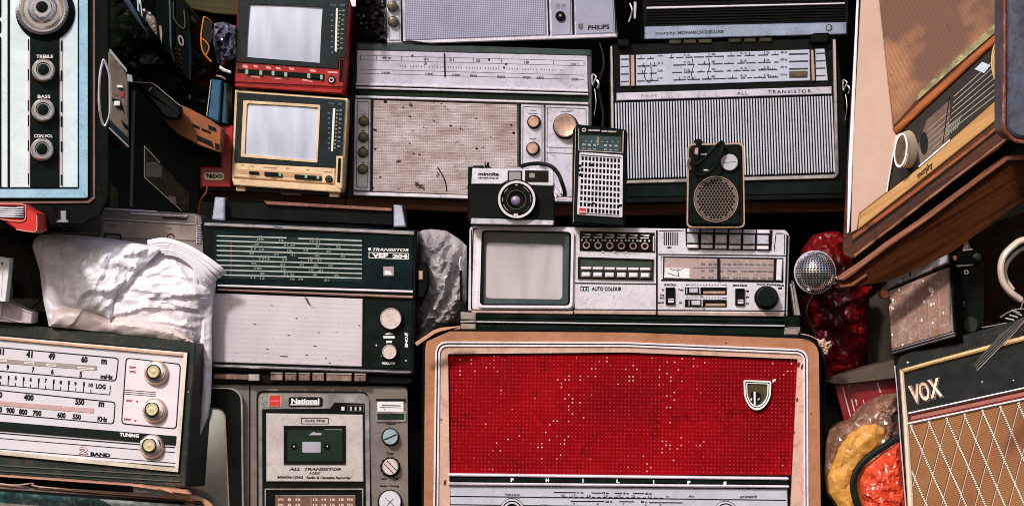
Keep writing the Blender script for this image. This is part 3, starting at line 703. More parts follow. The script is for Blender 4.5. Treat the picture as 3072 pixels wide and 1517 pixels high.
# ================================================================== 7 black radio with striped grille
t = T('multiband_radio', 'wide black radio with vertical striped silver grille and long pale tuning dial', 'radio', (2190, 605), 4.60, m=-.022)
p = t.part('body', BLK); p.ext(rnd([(1828, 134), (2512, 112), (2545, 400), (2545, 597), (1828, 612)], 8), -.12, 0, .002)
p = t.part('chrome_trim', CHR)
p.ext([(1830, 140), (1838, 138), (1842, 394), (1833, 394)], 0, .006, .001)
p.ext(rnd([(2498, 118), (2508, 118), (2517, 523), (2506, 532)], 3), 0, .006, .001)
p = t.part('bottom_trim', CHR); p.ext(rnd([(1880, 541), (2506, 523), (2512, 530), (2504, 535), (1880, 551)], 2), 0, .0055, .001)
for q in ([(1851, 141), (1853, 118), (1888, 116), (1893, 140)], [(2427, 128), (2437, 100), (2488, 98), (2492, 130)]): t.part('handle_post', BLK).ext(rnd(q, 6), 0, .016, .003)
for u0, u1, v in ((2007, 2044, 120), (2051, 2089, 119), (2096, 2136, 118), (2186, 2224, 116), (2233, 2268, 115), (2278, 2316, 114)): t.part('band_key', M('dark_olive_key', c(60, 56, 36), .35, .3, .3)).ext(rnd(quad(u0, v, u1, v + 12, -.02), 2), -.01, .004, .001)
DIAL7 = M('pale_blue_dial', c(186, 190, 210), .3, .1, .12, dirt=.35, ds=50, dcol=c(110, 120, 140))
for q in ([(1860, 166), (1888, 165), (1890, 258), (1861, 259)], [(1908, 165), (2429, 149), (2431, 242), (1908, 258)], [(2446, 147), (2474, 146), (2484, 242), (2449, 243)]): t.part('dial', DIAL7).ext(q, 0, .003, .0008)
for q in ([(1892, 166), (1903, 165), (1905, 258), (1893, 259)], [(2433, 150), (2441, 150), (2446, 242), (2436, 243)]): t.part('dial_bracket', BRASS).ext(q, 0, .006, .001)
rg = random.Random(4); p = t.part('dial_lines', M('dark_slate_ink', c(44, 50, 62), .6))
for r_ in range(4):
    v0 = 177 + r_ * 22.3
    for ua, ub in ((1862, 1886), (2448, 2476)): p.line(ua, v0 - (ua - 1908) * .03, ub, v0 - (ub - 1908) * .03, 4, .003, .0034)
    u = 1912
    while u < 2330:
        w_ = rg.choice((14, 22, 30, 38)); vv = v0 - (u - 1908) * .03
        if 1958 < u < 1992: u += 40; continue
        p.line(u, vv, u + w_, vv - w_ * .03, 3.6, .003, .0034)
        if rg.random() < .45: p.line(u + w_ * .5, vv - rg.choice((6, 10)), u + w_ * .5, vv, 2.4, .003, .0034)
        if r_ > 1 and u > 2270:
            for j in range(4): p.line(u + j * 7, vv - 6, u + j * 7 + 3, vv, 2, .003, .0034)
        u += w_ + rg.choice((4, 6, 10))
    if r_ < 3: p.line(2367, v0 - 14, 2424, v0 - 15.5, 5, .003, .0034)
p = t.part('dial_numbers', M('slate_ink', c(90, 96, 112), .6))
for r_ in range(4):
    for u, s_ in ((1980, ('49', '31', '25', '19')[r_]), (2352, ('MHz', 'MHz', 'MHz', 'kHz')[r_]), (2060, '7.0'), (2140, '8'), (2230, '9.5'), (2300, '12')): p.text(s_, u, 170 + r_ * 22.3 - (u - 1908) * .03, 8 + 4 * len(s_), 7, .0034, -.03, bold=.03)
p = t.part('dial_window', OLIV); p.ext(quad(2368, 214, 2422, 232, -.03), .003, .006, .0008)
p = t.part('pen_squiggle', INK); p.tube([(1926, 196, .003), (1936, 205, .003), (1932, 222, .003), (1938, 240, .003), (1950, 248, .003), (1954, 225, .003), (1952, 188, .003)], 1.4, seg=4, k=3)
for u in (2076, 2125): p.tube([(u, 176, .003), (u + 4, 200, .003), (u - 2, 222, .003), (u + 3, 240, .003)], 1.2, seg=4, k=2)
p = t.part('name_strip', SILV); p.ext([(1850, 279), (2495, 260), (2495, 282), (1850, 302)], 0, .005, .001)
p = t.part('lettering', INK); p.text('ALL', 2227, 280, 32, 9, .0054, -.028, spacing=1.3); p.text('TRANSISTOR', 2369, 275, 130, 10, .0054, -.028, spacing=1.3, bold=.015)
t.part('faint_lettering', M('faded_pink_ink', c(150, 118, 128), .6)).text('PHILIPS', 1947, 288, 48, 9, .0054, -.028)
p = t.part('grille', M('bright_slat', c(196, 198, 210), .35, .1, .1, dirt=.3)); n_ = 79
for i in range(n_):
    s_ = i / (n_ - 1); ut = 1847 + s_ * (2494 - 1847); ub = 1852 + s_ * (2503 - 1852); vt = 309 - s_ * 21; vb = 534 - s_ * 20
    j_ = 0 if rg.random() > .12 else rg.uniform(-2, 2)
    p.ext([(ut - 2.1, vt), (ut + 2.1, vt), (ub + 2.1, vb + j_), (ub, vb + 4 + j_), (ub - 2.1, vb + j_)], .0, .0045)
t.part('grille_backing', DARK).ext([(1842, 306), (2498, 285), (2508, 520), (1848, 541)], 0, .0008)
p = t.part('lower_strip', GRN); p.ext(quad(1882, 556, 2530, 592, -.018), 0, .002, .001)
t.fin()

# ================================================================== 8 black radio at top with blue white name strip
t = T('tabletop_radio', 'black ribbed radio with blue silver name strip at the top edge', 'radio', (2240, 118), 4.60, m=-.02)
p = t.part('body', BLK); p.ext(rnd([(1924, -90), (2548, -100), (2548, 112), (1928, 124)], 4), -.1, 0, .002)
p = t.part('grille_ribs', M('matt_black_rib', c(16, 16, 18), .4, 0, .4, coat=.2))
for i in range(5): p.ext(quad(1940, 34 + i * 8.5, 2536, 38 + i * 8.5, -.022), 0, .003, .0008); p.ext(quad(1940, -22 + i * 8, 2536, -18 + i * 8, -.022), 0, .003, .0008)
t.part('bright_line', SILV2).ext([(1940, 21), (2535, 8), (2535, 13), (1940, 28)], 0, .005, .0008)
t.part('name_strip', M('blue_silver_strip', c(164, 176, 206), .22, .55, .12, dirt=.3)).ext([(1933, 80), (2540, 67), (2540, 103), (1934, 118)], 0, .006, .0012)
p = t.part('lettering', M('navy_ink', c(40, 44, 60), .5)); p.text('murphy', 1997, 101, 60, 13, .0064, -.025, bold=.02); p.text('MONARCH DELUXE', 2102, 97, 138, 10, .0064, -.025, bold=.04)
p.frame(ell(2487, 84, 10, 11), ell(2486, 83, 6.5, 7.5), .006, .0066)
t.fin()
t = T('chrome_swivel', 'chrome swivel catch hanging between two upper radios', 'catch', (1900, 60), 4.56)
p = t.part('catch', CHR); p.ext(rnd([(1901, 4), (1911, 6), (1908, 58), (1900, 56)], 3), -.003, 0, .001); p.tube([(1890, 12, 0), (1896, 30, .003), (1892, 50, 0), (1886, 66, .002)], 2.2, seg=6); t.fin()
for u, v, d_, lab in ((1784, 245, 4.56, 'chrome strap ring between the silver and the striped radio'), (2537, 262, 4.56, 'small strap ring right of the striped radio')):
    t = T('strap_ring', lab, 'ring', (u, v), d_)
    p = t.part('ring', CHR); p.tube([(u - 6, v - 22, 0), (u + 4, v - 14, .004), (u - 2, v, .004), (u - 6, v + 10, 0), (u - 8, v - 8, 0)], 2.2, seg=6, closed=True); p.tube([(u + 6, v - 6, 0), (u + 12, v + 6, .002), (u + 8, v + 20, 0)], 2.5, seg=6)
    p.tube([(u, v + 22, 0), (u + 4, v + 60, .003), (u - 2, v + 100, 0)], 1.2, seg=5); t.fin()

# ================================================================== 9 television and cassette combination
t = T('television_cassette_radio', 'pale silver unit joining small television, cassette keys and radio dial above the red radio', 'television', (1890, 1008), 4.46, m=.016)
mc = .014
p = t.part('cabinet', SILV2); p.ext(rnd([(1409, 677), (2356, 690), (2369, 704), (2362, 948), (1404, 932)], [14, 3, 12, 4, 4]), -.13, 0, .002)
p = t.part('seam', INK)
p.frame(rnd([(1418, 684), (1724, 689), (1722, 932), (1412, 930)], 10), rnd([(1421, 687), (1721, 692), (1719, 929), (1415, 927)], 9), 0, .0008)
for q in (quad(1720, 688, 1724, 934), quad(1968, 690, 1973, 938), [(1721, 847), (1969, 850), (1969, 853), (1721, 850)], [(1975, 761), (2358, 765), (2358, 768), (1975, 764)], [(1722, 926), (2358, 931), (2358, 934), (1722, 929)],
          [(2359, 702), (2365, 706), (2357, 946), (2353, 944)], quad(1413, 689, 1416, 925)): p.ext(q, 0, .001)
# tube
p = t.part('screen_rim', WHT); O = rnd([(1437, 683), (1722, 688), (1717, 924), (1431, 922)], 16, 7); I = rnd([(1445, 690), (1714, 695), (1710, 916), (1439, 915)], 14, 7)
p.frame(O, I, 0, .008); p.frame(rnd([(1431, 679), (1728, 684), (1723, 929), (1426, 927)], 18, 7), O, 0, .0012)
p = t.part('screen_bezel', BLK); p.frame(I, rnd([(1452, 695), (1707, 700), (1704, 912), (1448, 910)], 12, 7), 0, .006, -.003)
p = t.part('screen_glass', M('dark_screen_margin', c(62, 78, 84), .2, 0, .3, vs=10, bump=0, coat=.4)); p.ext(rnd([(1449, 692), (1709, 697), (1706, 914), (1446, 912)], 12, 7), -.004, .0005)
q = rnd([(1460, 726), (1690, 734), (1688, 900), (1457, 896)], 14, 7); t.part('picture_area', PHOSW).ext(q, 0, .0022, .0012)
# channel dials
p = t.part('dial_recess', BLK); p.ext([(1739, 692), (1964, 698), (1964, 757), (1739, 752)], 0, .0012)
p = t.part('recess_edge', WHT); p.ext(quad(1959, 708, 1963, 753), .001, .005, .0006)
for i in range(6):
    u = 1759 + i * 35.1; v = 735 + i * .55
    k = t.part('channel_dial', BLK); k.lathe(u, v, [(12, .001), (12, .004)], 20)
    k.sub('dial_ring', BRASS).frame(ell(u, v, 11, 11, 20), ell(u, v, 7, 7, 20), .004, .006)
    l = t.part('dial_label', INKW); l.ext(quad(u - 13, v - 26, u + 12, v - 22), .0012, .003, .0005); l.ext([(u - 13, v - 33), (u + 14, v - 34), (u + 12, v - 28)], .0012, .002)
    for du in (-13, 0, 13): l.ext(quad(u + du - 2.5, v - 18, u + du + 2.5, v - 13), .0012, .002)
    if i < 3: l.ext(quad(u + 46, v + 18, u + 52, v + 22), .0012, .002)
# preset buttons
OLV = M('olive_green_recess', c(38, 52, 38), .45, 0, .25, dirt=.2)
p = t.part('button_recess', OLV); q = [(1734, 770), (1961, 777), (1959, 840), (1733, 835)]; p.ext(q, 0, .001)
p = t.part('recess_rim', INK); p.frame(q, [(1738, 774), (1957, 781), (1955, 836), (1737, 831)], 0, .004)
for i in range(6):
    u = 1743 + i * 35.5; v = 800 + i * .5
    t.part('preset_button', WHT).ext(rnd(quad(u, v, u + 31, v + 8, .01), 2), 0, .007, .0012)
    b = t.part('preset_key', WHT); b.ext(rnd(quad(u + 2, v + 16, u + 28, v + 30, .01), 2), 0, .009, .0018)
    b.sub('key_shade', INK).ext(quad(u - .5, v + 14, u + 1.5, v + 26), .001, .005)
p = t.part('lettering', INK); p.text('AUTO COLOUR', 1820, 866, 90, 12, .0006, .01, bold=.035)
cl = t.part('colour_emblem', INK); cl.ext(quad(1741, 859, 1767, 872), 0, .0006)
for i, cc_ in enumerate((c(210, 180, 180), c(190, 200, 190), c(120, 190, 200))): t.part('emblem_bar', M(f'emblem_tint_{i}', cc_, .5, bump=0)).ext([(1742 + i * 9, 862), (1749 + i * 9, 862), (1747 + i * 9, 871), (1743 + i * 9, 871)], .0006, .0009)
p = t.part('base_trim', M('pinkish_trim', c(190, 160, 152), .4, .2, .2, dirt=.3)); p.ext([(1414, 930), (1719, 932), (1719, 942), (1414, 938)], 0, .003, .0008); p.ext([(1723, 930), (1968, 933), (1968, 944), (1723, 941)], 0, .003, .0008); p.ext([(1974, 935), (2352, 938), (2352, 949), (1974, 945)], 0, .003, .0008)
# microphone vents
p = t.part('mic_vent', INK)
for i in range(7): p.ext(quad(1991 + i * 6.5, 696, 1994 + i * 6.5, 735), 0, .0008)
p.ext(quad(2002, 740, 2014, 744), 0, .0008)
p = t.part('key_bed', INK); p.ext(rnd([(2056, 684), (2318, 690), (2314, 752), (2066, 748), (2058, 740)], 3), 0, .001)
for i in range(6):
    u = 2060 + i * 42; v = 685 + i * .8
    k = t.part('cassette_key', SILV); k.ext(rnd(quad(u + 2, v + 16, u + 37 - (i == 0) * 2, v + 44, .01), 1.5), -.002, .010, .0015)
    kk = k.sub('key_top', WHT); kk.ext(rnd(quad(u + 2, v, u + 39, v + 11, .01), 1.5), -.01, .004, .001)
    kk = k.sub('key_lip', WHT); kk.ext(rnd(quad(u + 1, v + 48, u + 36, v + 59, .01), 1.5), 0, .007, .001)
p = t.part('key_surround', INK)
for a_, b_ in (((2322, 752), (2328, 700)), ((2328, 700), (2350, 700)), ((2353, 702), (2353, 762)), ((1977, 692), (2050, 691))): p.line(*a_, *b_, 2.2, 0, .0007)
# tuning scale
PINKD = M('pinkish_scale', c(178, 156, 154), .3, .1, .12, vs=10, dirt=.3)
p = t.part('scale_recess', INK); p.ext(quad(1983, 768, 2350, 842, mc), 0, .0008)
p = t.part('tuning_scale', PINKD); p.ext([(1994, 773), (2322, 778), (2320, 840), (1992, 836)], 0, .002, .0006)
p = t.part('scale_edge', WHT); p.ext([(1985, 771), (1990, 771), (1989, 838), (1984, 838)], 0, .004, .0008); p = t.part('scale_tab', WHT); p.ext([(2331, 777), (2348, 778), (2345, 842), (2329, 840)], 0, .006, .0012)
p = t.part('level_meter', PAPER); p.ext([(1995, 803), (2070, 805), (2069, 835), (1993, 833)], .002, .0035, .0004)
p = t.part('meter_needle', INK); p.line(2033, 805, 2036, 829, 2, .0035, .004); p.tube([(2003, 818, .0035), (2020, 825, .0035), (2034, 827, .0035)], 1, seg=4, k=3); p.tube([(2010, 806, .0035), (2024, 810, .0035), (2034, 811, .0035), (2050, 806, .0035)], 1, seg=4, k=3)
p = t.part('scale_pointer', INK); p.ext(quad(2152, 775, 2159, 839), .002, .006)
p = t.part('scale_numbers', INKG)
for v, L_ in ((792, ((2109, 'FM'), (2131, '88'), (2146, '92'), (2174, '94'), (2188, '96'), (2204, '98'), (2220, '100'), (2238, '102'), (2254, '104'), (2274, '106'), (2293, '108'), (2313, 'MHz'))),
              (812, ((2110, 'MW'), (2134, '530'), (2165, '60'), (2187, '70'), (2203, '800'), (2232, '1000'), (2253, '1200'), (2273, '1400'), (2293, '1600'), (2313, 'kHz'))),
              (832, ((2109, 'SW'), (2133, '2.3'), (2166, '2.8'), (2180, '3.0'), (2206, '4.0'), (2224, '5.0'), (2240, '6.0'), (2266, '9.0'), (2290, '12.0'), (2312, 'MHz')))):
    for u, s_ in L_: p.text(s_, u, v + (u - 2100) * .01, 4 + 3.6 * len(s_), 6.5, .0024, mc, bold=.05)
for u0, u1, v in ((2080, 2150, 803), (2160, 2318, 804), (2140, 2150, 822), (2180, 2192, 822), (2210, 2245, 822), (2262, 2274, 823), (2286, 2300, 823)): p.line(u0, v, u1, v + .6, 1.5, .002, .0024)
# lower controls
for u, v in ((1997, 862), (2206, 865)):
    s1 = t.part('lever_switch', BLK); s1.frame(rnd(quad(u, v, u + 28, v + 51), 2), rnd(quad(u + 4, v + 4, u + 24, v + 47), 2), 0, .004); s1.ext(quad(u + 1, v + 1, u + 27, v + 50), 0, .001)
    s2 = s1.sub('lever', WHT); s2.ext(rnd(quad(u + 8, v + 33, u + 25, v + 38), 1), .001, .008, .001); s2.ext(rnd(quad(u + 8, v + 40, u + 25, v + 46), 1), .001, .009, .001)
for v, a_ in ((861, 2068), (898, 2075)):
    s1 = t.part('tone_slider', BLK); s1.ext(quad(2055, v, 2180, v + 22, .004), 0, .001)
    s1.sub('slider_rail', BRASS).ext(quad(a_ + 42, v + 12, 2176, v + 20), .001, .004, .0008)
    s2 = s1.sub('slider_knob', SILV); s2.ext(rnd(quad(a_, v + 3, a_ + 26, v + 17), 1), .001, .007, .0008); s2.ext(quad(a_ + 30, v + 1, a_ + 34, v + 20), .001, .009, .0006); s2.ext(quad(a_ - 9, v + 3, a_ - 6, v + 20), .001, .004, .0004)
p = t.part('markings', INK)
for s_, u, v, w_ in (('FUNCTION', 2011, 854, 36), ('TV', 1989, 869, 8), ('TAPE', 1985, 885, 12), ('RADIO', 1986, 893, 14), ('BAND', 1983, 907, 16), ('Tone', 2042, 869, 16), ('Vol', 2041, 907, 9), ('Band Select', 2220, 855, 42), ('Reset Tuning', 2300, 853, 58), ('Fine', 2341, 855, 22), ('FM', 2242, 873, 10), ('MW', 2243, 891, 10), ('SW', 2243, 910, 10)): p.text(s_, u, v, w_, 6.5, .0005, mc, bold=.05)
p.ext(quad(2335, 861, 2346, 867), 0, .0005)
for v in (853, 891):
    for i in range(21): p.ext(quad(2068 + i * 4.6, v, 2069.6 + i * 4.6, v + 3 + (i == 10) * 3), 0, .0004)
    p.ext(quad(2057, v, 2066, v + 2), 0, .0004); p.ext(quad(2166, v + 1, 2180, v + 3), 0, .0004)
k = t.part('tuning_knob', BLK); k.lathe(2300, 893, [(36, .000), (36, .008), (33, .010), (30, .010)], 44); kk = k.sub('knob_face', GRN); kk.lathe(2303, 890, [(29.5, .009), (29.5, .024), (27, .026)], 44)
# handle bar in front of the base
HB = M('black_green_bar', c(14, 26, 20), .3, .1, .6, vs=20)
p = t.part('handle_bar', HB); p.ext([(1396, 940), (2358, 955), (2358, 966), (1396, 952)], -.12, .004, .001); p.ext([(1398, 953), (2358, 967), (2358, 978), (1398, 963)], -.12, .008, .001); p.ext([(1398, 968), (2358, 984), (2354, 1008), (1398, 991)], -.12, .006, .002)
p = t.part('bar_line', SILV2); p.ext([(1390, 962), (2354, 975), (2354, 979), (1390, 966)], 0, .0095, .0006)
for q in ([(1382, 935), (1428, 938), (1428, 960), (1382, 958)], [(1382, 970), (1428, 971), (1428, 992), (1384, 992)]): t.part('handle_end', TAUPE).ext(rnd(q, 3), -.02, .014, .002)
t.part('handle_end_line', CHR).ext(quad(1381, 961, 1428, 966), 0, .0145)
for q, m_ in (([(2354, 951), (2401, 948), (2399, 978), (2357, 980)], HB), ([(2355, 981), (2402, 979), (2397, 1008), (2352, 1007)], CHR)): t.part('handle_end', m_).ext(rnd(q, 3), -.02, .014, .003)
t.part('handle_end_inset', TAUPE).ext([(2362, 987), (2390, 985), (2386, 1002), (2360, 1001)], .0, .0145)
t.part('handle_arm', BLK).ext([(1378, 812), (1386, 811), (1388, 900), (1400, 932), (1428, 938), (1382, 940)], -.02, .006, .001)
p = t.part('handle_arm', CHR); p.ext([(2377, 842), (2383, 845), (2402, 946), (2388, 946)], -.02, .006, .001); p.ext([(2371, 850), (2375, 850), (2388, 940), (2384, 946)], -.02, .004)
t.part('side_catch', CHR).tube([(1383, 770, -.01), (1378, 790, -.005), (1384, 812, .0)], 2, seg=5)
t.fin()

# ================================================================== 10 still camera
t = T('film_camera', 'silver and black film camera standing on the combination unit, left of the pocket radio', 'camera', (1535, 676), 4.42, m=.012)
p = t.part('body', LEATH); p.ext(rnd([(1403, 545), (1664, 548), (1666, 672), (1403, 668)], 5), -.035, .0, .002)
p.ext([(1404, 500), (1420, 500), (1420, 560), (1404, 560)], -.03, -.002)
p = t.part('top_plate', SILV2); p.ext(rnd([(1417, 504), (1662, 510), (1661, 558), (1592, 556), (1578, 545), (1520, 542), (1504, 553), (1414, 552)], 3), -.034, .003, .0012)
p = t.part('base_plate', SILV); p.ext(rnd([(1414, 654), (1662, 661), (1660, 676), (1412, 672)], 3), -.034, .003, .0012)
p = t.part('frame_window', M('frosted_window', c(150, 138, 144), .3, 0, .1)); p.ext(quad(1526, 515, 1563, 541), 0, .004); p.sub('window_rim', INK).frame(quad(1523, 512, 1566, 544), quad(1527, 515, 1562, 541), .002, .0045)
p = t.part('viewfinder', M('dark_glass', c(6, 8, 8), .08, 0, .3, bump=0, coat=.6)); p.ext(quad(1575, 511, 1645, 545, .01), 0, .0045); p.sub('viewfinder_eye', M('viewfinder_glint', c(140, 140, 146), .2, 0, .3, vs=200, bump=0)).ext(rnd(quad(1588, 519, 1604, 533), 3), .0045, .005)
k = t.part('lens', BLK); k.lathe(1550, 598, [(60, 0), (60, .012), (57, .013)], 56)
kk = k.sub('lens_ring', SILV2); kk.frame(ell(1550, 598, 56, k=56), ell(1550, 598, 49, k=56), .012, .017)
kk = k.sub('lens_barrel', BLK); kk.lathe(1550, 598, [(49, .012), (44, .014), (40, .0185), (31, .0185), (27, .016), (18, .012)], 48)
kk = k.sub('lens_inner_ring', OLIV); kk.frame(ell(1549, 599, 29.5, k=40), ell(1549, 599, 27.5, k=40), .0185, .0195)
kk = k.sub('lens_glass', M('violet_lens_glass', c(150, 128, 160), .08, .3, .4, vs=80, bump=0, coat=.8)); kk.lathe(1547, 601, [(15, .011), (14, .0145), (9, .0165), (3, .017)], 28)
kk = k.sub('lens_markings', M('cream_marks', c(214, 190, 176), .5))
kk.ext(quad(1546, 553, 1553, 563), .014, .0165); kk.ext(quad(1541, 640, 1554, 646), .014, .0165)
for a0, a1 in ((-62, -30), (-22, 12), (30, 55), (128, 158), (172, 188), (208, 232)):
    A = [math.radians(a0 + (a1 - a0) * i / 5) for i in range(6)]
    kk.ext([(1550 + 43 * math.cos(x), 598 + 43 * math.sin(x)) for x in A] + [(1550 + 40 * math.cos(x), 598 + 40 * math.sin(x)) for x in A[::-1]], .014, .0165)
p = t.part('lettering', INK); p.text('minolta', 1466, 522, 62, 11, .0034, .01, bold=.04); p.text('HI-MATIC E', 1465, 534, 60, 5, .0034, .01, bold=.05)
p = t.part('rewind_knob', BLK); p.ext(rnd([(1419, 497), (1452, 497), (1452, 504), (1419, 504)], 2), -.02, -.006); p.ext([(1454, 486), (1457, 486), (1457, 504), (1454, 504)], -.012, -.008); p.ext([(1463, 486), (1466, 486), (1468, 498), (1476, 504), (1452, 504), (1458, 497)], -.014, -.008)
p = t.part('hot_shoe', CHR); p.ext([(1517, 499), (1560, 500), (1566, 505), (1566, 508), (1516, 506)], -.02, -.006, .0008)
p = t.part('shutter_button', SILV2); p.ext(rnd(quad(1588, 504, 1608, 511), 5), -.02, -.006)
p = t.part('advance_dial', SILV); p.ext(rnd(quad(1619, 496, 1639, 509), 2), -.024, -.006, .001)
p = t.part('strap_lug', CHR); p.tube([(1664, 560, .002), (1668, 576, .006), (1674, 590, .006), (1668, 592, .004), (1663, 578, .002)], 2, seg=6, closed=True); p.ext(quad(1672, 596, 1700, 601), -.002, .002)
p.tube([(1680, 566, .002), (1684, 582, .004), (1690, 590, 0)], 3, seg=6)
p.tube([(1404, 545, -.004), (1400, 560, -.002), (1406, 566, -.004)], 2, seg=6)
p = t.part('neck_strap', M('black_strap', c(12, 12, 12), .5, bump=.3)); p.tube([(1560, 500, -.02), (1590, 492, -.01), (1625, 491, .0), (1655, 500, .004), (1675, 522, .006), (1685, 546, .008), (1693, 570, .006), (1695, 588, .002)], 6, seg=8, flat=.35)
t.fin()

# ================================================================== 11 pocket radio with silver grille
t = T('pocket_radio', 'upright pocket radio with pierced silver grille and small dial window', 'radio', (1795, 677), 4.41, m=.022)
p = t.part('body', BLK); p.ext(rnd([(1720, 388), (1732, 373), (1874, 388), (1883, 398), (1876, 680), (1716, 670)], 4), -.04, 0, .002)
p = t.part('front_face', GRN); p.ext(rnd([(1732, 380), (1872, 390), (1870, 676), (1718, 666)], 3), 0, .003, .001)
p = t.part('edge_line', BRASS); p.line(1727, 384, 1720, 666, 1.8, 0, .005); p.line(1870, 392, 1868, 460, 3, .003, .0055)
p = t.part('top_controls', CHR); k_ = t.part('battery_dot', CHR); k_.frame(ell(1752, 390, 6.5, 6), ell(1752, 390, 3, 2.5), .003, .0055)
for u0, u1, v0 in ((1764, 1800, 388), (1805, 1822, 391), (1824, 1850, 392)): p.ext(rnd(quad(u0, v0, u1, v0 + 6, .03), 1), .003, .006, .0006)
p = t.part('dial_window', M('teal_dial_window', c(40, 62, 70), .15, 0, .4, vs=30, bump=0, coat=.5)); p.ext([(1738, 405), (1864, 411), (1864, 457), (1738, 450)], .003, .0042)
p = t.part('window_rim', CHR); p.line(1736, 386, 1736, 450, 2.4, .003, .006); p.line(1738, 451, 1865, 458, 2, .003, .006)
p = t.part('dial_pointer', BRASS); p.line(1794, 410, 1794, 436, 3, .0042, .005)
p = t.part('dial_numbers', M('pale_dial_ink', c(190, 196, 200), .5))
for i, s_ in enumerate(('FM', '88', '92', '', '98', '104', '108')):
    if s_: p.text(s_, 1752 + i * 16, 434 + i * .6, 9, 6, .0046, .03, bold=.03); p.text(s_, 1752 + i * 16, 446 + i * .6, 8, 4, .0046, .03)
    p.lathe(1758 + i * 16, 424 + i * .4, [(1.8, .0042), (1.5, .0046)], 6)
GQ = [(1739, 456), (1869, 465), (1867, 652), (1731, 643)]
t.part('grille_backing', DARK).ext(rnd(GQ, 5), .003, .0036)
p = t.part('grille', SILV2)
p.frame(rnd(GQ, 5), rnd([(1743, 467), (1861, 475), (1859, 645), (1738, 637)], 3), .003, .006)
GI = [(1743, 466), (1862, 474), (1860, 646), (1737, 638)]
for i in range(12):
    s_ = i / 11; a_, b_ = bil(GI, s_, 0), bil(GI, s_, 1); p.line(a_[0], a_[1], b_[0], b_[1], 4.0, .0036, .0062)
for j in range(11):
    a_, b_ = bil(GI, 0, j / 10), bil(GI, 1, j / 10); p.line(a_[0], a_[1], b_[0], b_[1], 5.2, .0036, .006)
p = t.part('brand_tag', REDB); p.ext(quad(1738, 624, 1757, 640, .03), .004, .008); p.sub('tag_stripe', INKW).ext(quad(1739, 633, 1756, 636, .03), .008, .0083)
p = t.part('grille_dent', INK)
for u, v in ((1741, 497), (1738, 510), (1741, 524), (1775, 495), (1780, 610), (1768, 614), (1862, 616)): p.ext([(u - 5, v - 4), (u + 5, v - 3), (u + 3, v + 4), (u - 4, v + 5)], .006, .0066)
t.fin()

# ================================================================== 12 small black radio with round speaker
t = T('pocket_radio', 'small dark green pocket radio with round pierced speaker and white disc knob', 'radio', (2148, 681), 4.41, m=.0)
p = t.part('body', M('dark_green_body', c(12, 20, 17), .4, 0, .4, dirt=.2)); p.ext(rnd([(2066, 434), (2228, 431), (2233, 681), (2062, 681)], 16), -.035, 0, .003)
p = t.part('edge_band', BRASS); p.frame(rnd([(2063, 432), (2231, 429), (2235, 683), (2060, 683)], 17), rnd([(2067, 436), (2227, 433), (2231, 679), (2065, 679)], 15), -.012, -.002)
p = t.part('front_face', M('green_black_face', c(6, 20, 17), .35, 0, .3, dirt=.12)); p.ext(rnd([(2074, 440), (2220, 437), (2220, 674), (2074, 674)], 9), 0, .004, .002)
k = t.part('speaker', BLK); k.lathe(2148, 597, [(71, .003), (71, .005), (66, .005), (66, .0035)], 60)
k.sub('speaker_ring', BRASS).frame(ell(2148, 597, 67, 69, 60), ell(2148, 597, 65, 67, 60), .004, .0062)
gm = k.sub('speaker_mesh', M('olive_taupe_mesh', c(120, 104, 92), .4, .4, .4, vs=20, bump=0)); gm.lathe(2148, 597, [(64, .003), (64, .0042)], 48)
gh = k.sub('mesh_holes', DARK)
for j in range(-8, 9):
    for i in range(-7, 8):
        x, y = (i + (j & 1) * .5) * 9.7, j * 7.9
        if x * x + y * y < 58 ** 2: gh.lathe(2148 + x, 597 + y, [(3.9, .0042), (3.9, .0045)], 8)
k = t.part('knob_seat', BLK); k.lathe(2189, 489, [(31, .004), (30, .006), (26, .006)], 40)
kk = k.sub('volume_knob', M('white_disc', c(186, 184, 194), .35, .1, .12, dirt=.3)); kk.lathe(2189, 487, [(25, .005), (25, .011), (23, .012)], 40)
kk = k.sub('knob_scratch', INKG); kk.line(2170, 489, 2208, 484, 1.6, .012, .0123)
p = t.part('markings', INKW); p.ext(quad(2102, 460, 2121, 466), .004, .0045); p.ext(quad(2111, 508, 2125, 512), .004, .0045)
t.part('tuning_wheel', OLIV).frame(ell(2074, 491, 12, 20), ell(2074, 491, 4, 9), -.006, .005)
t.fin()
t = T('earphone_cord', 'thick black earphone cord looped over the small dark green radio', 'cord', (2120, 525), 4.395)
p = t.part('cord', M('black_rubber', c(8, 9, 9), .45, bump=.2)); p.tube([(2086, 440, .006), (2080, 465, .006), (2079, 495, .006), (2088, 520, .006), (2106, 524, .006), (2128, 516, .006), (2146, 498, .007), (2160, 468, .008), (2170, 442, .006), (2168, 428, .002), (2160, 430, .004), (2140, 447, .010), (2120, 470, .012), (2100, 488, .010), (2086, 492, .009), (2080, 478, .008)], 5.6, seg=10)
p = t.part('plug', BLK); p.ext(rnd([(2090, 416), (2106, 418), (2104, 448), (2088, 446)], 3), -.004, .006, .001); p.ext(rnd([(2082, 420), (2110, 424), (2108, 432), (2084, 430)], 2), -.003, .007)
p.sub('plug_sleeve', BRASS).ext(rnd([(2084, 442), (2096, 444), (2094, 466), (2082, 462)], 3), .002, .009, .001)
t.fin()

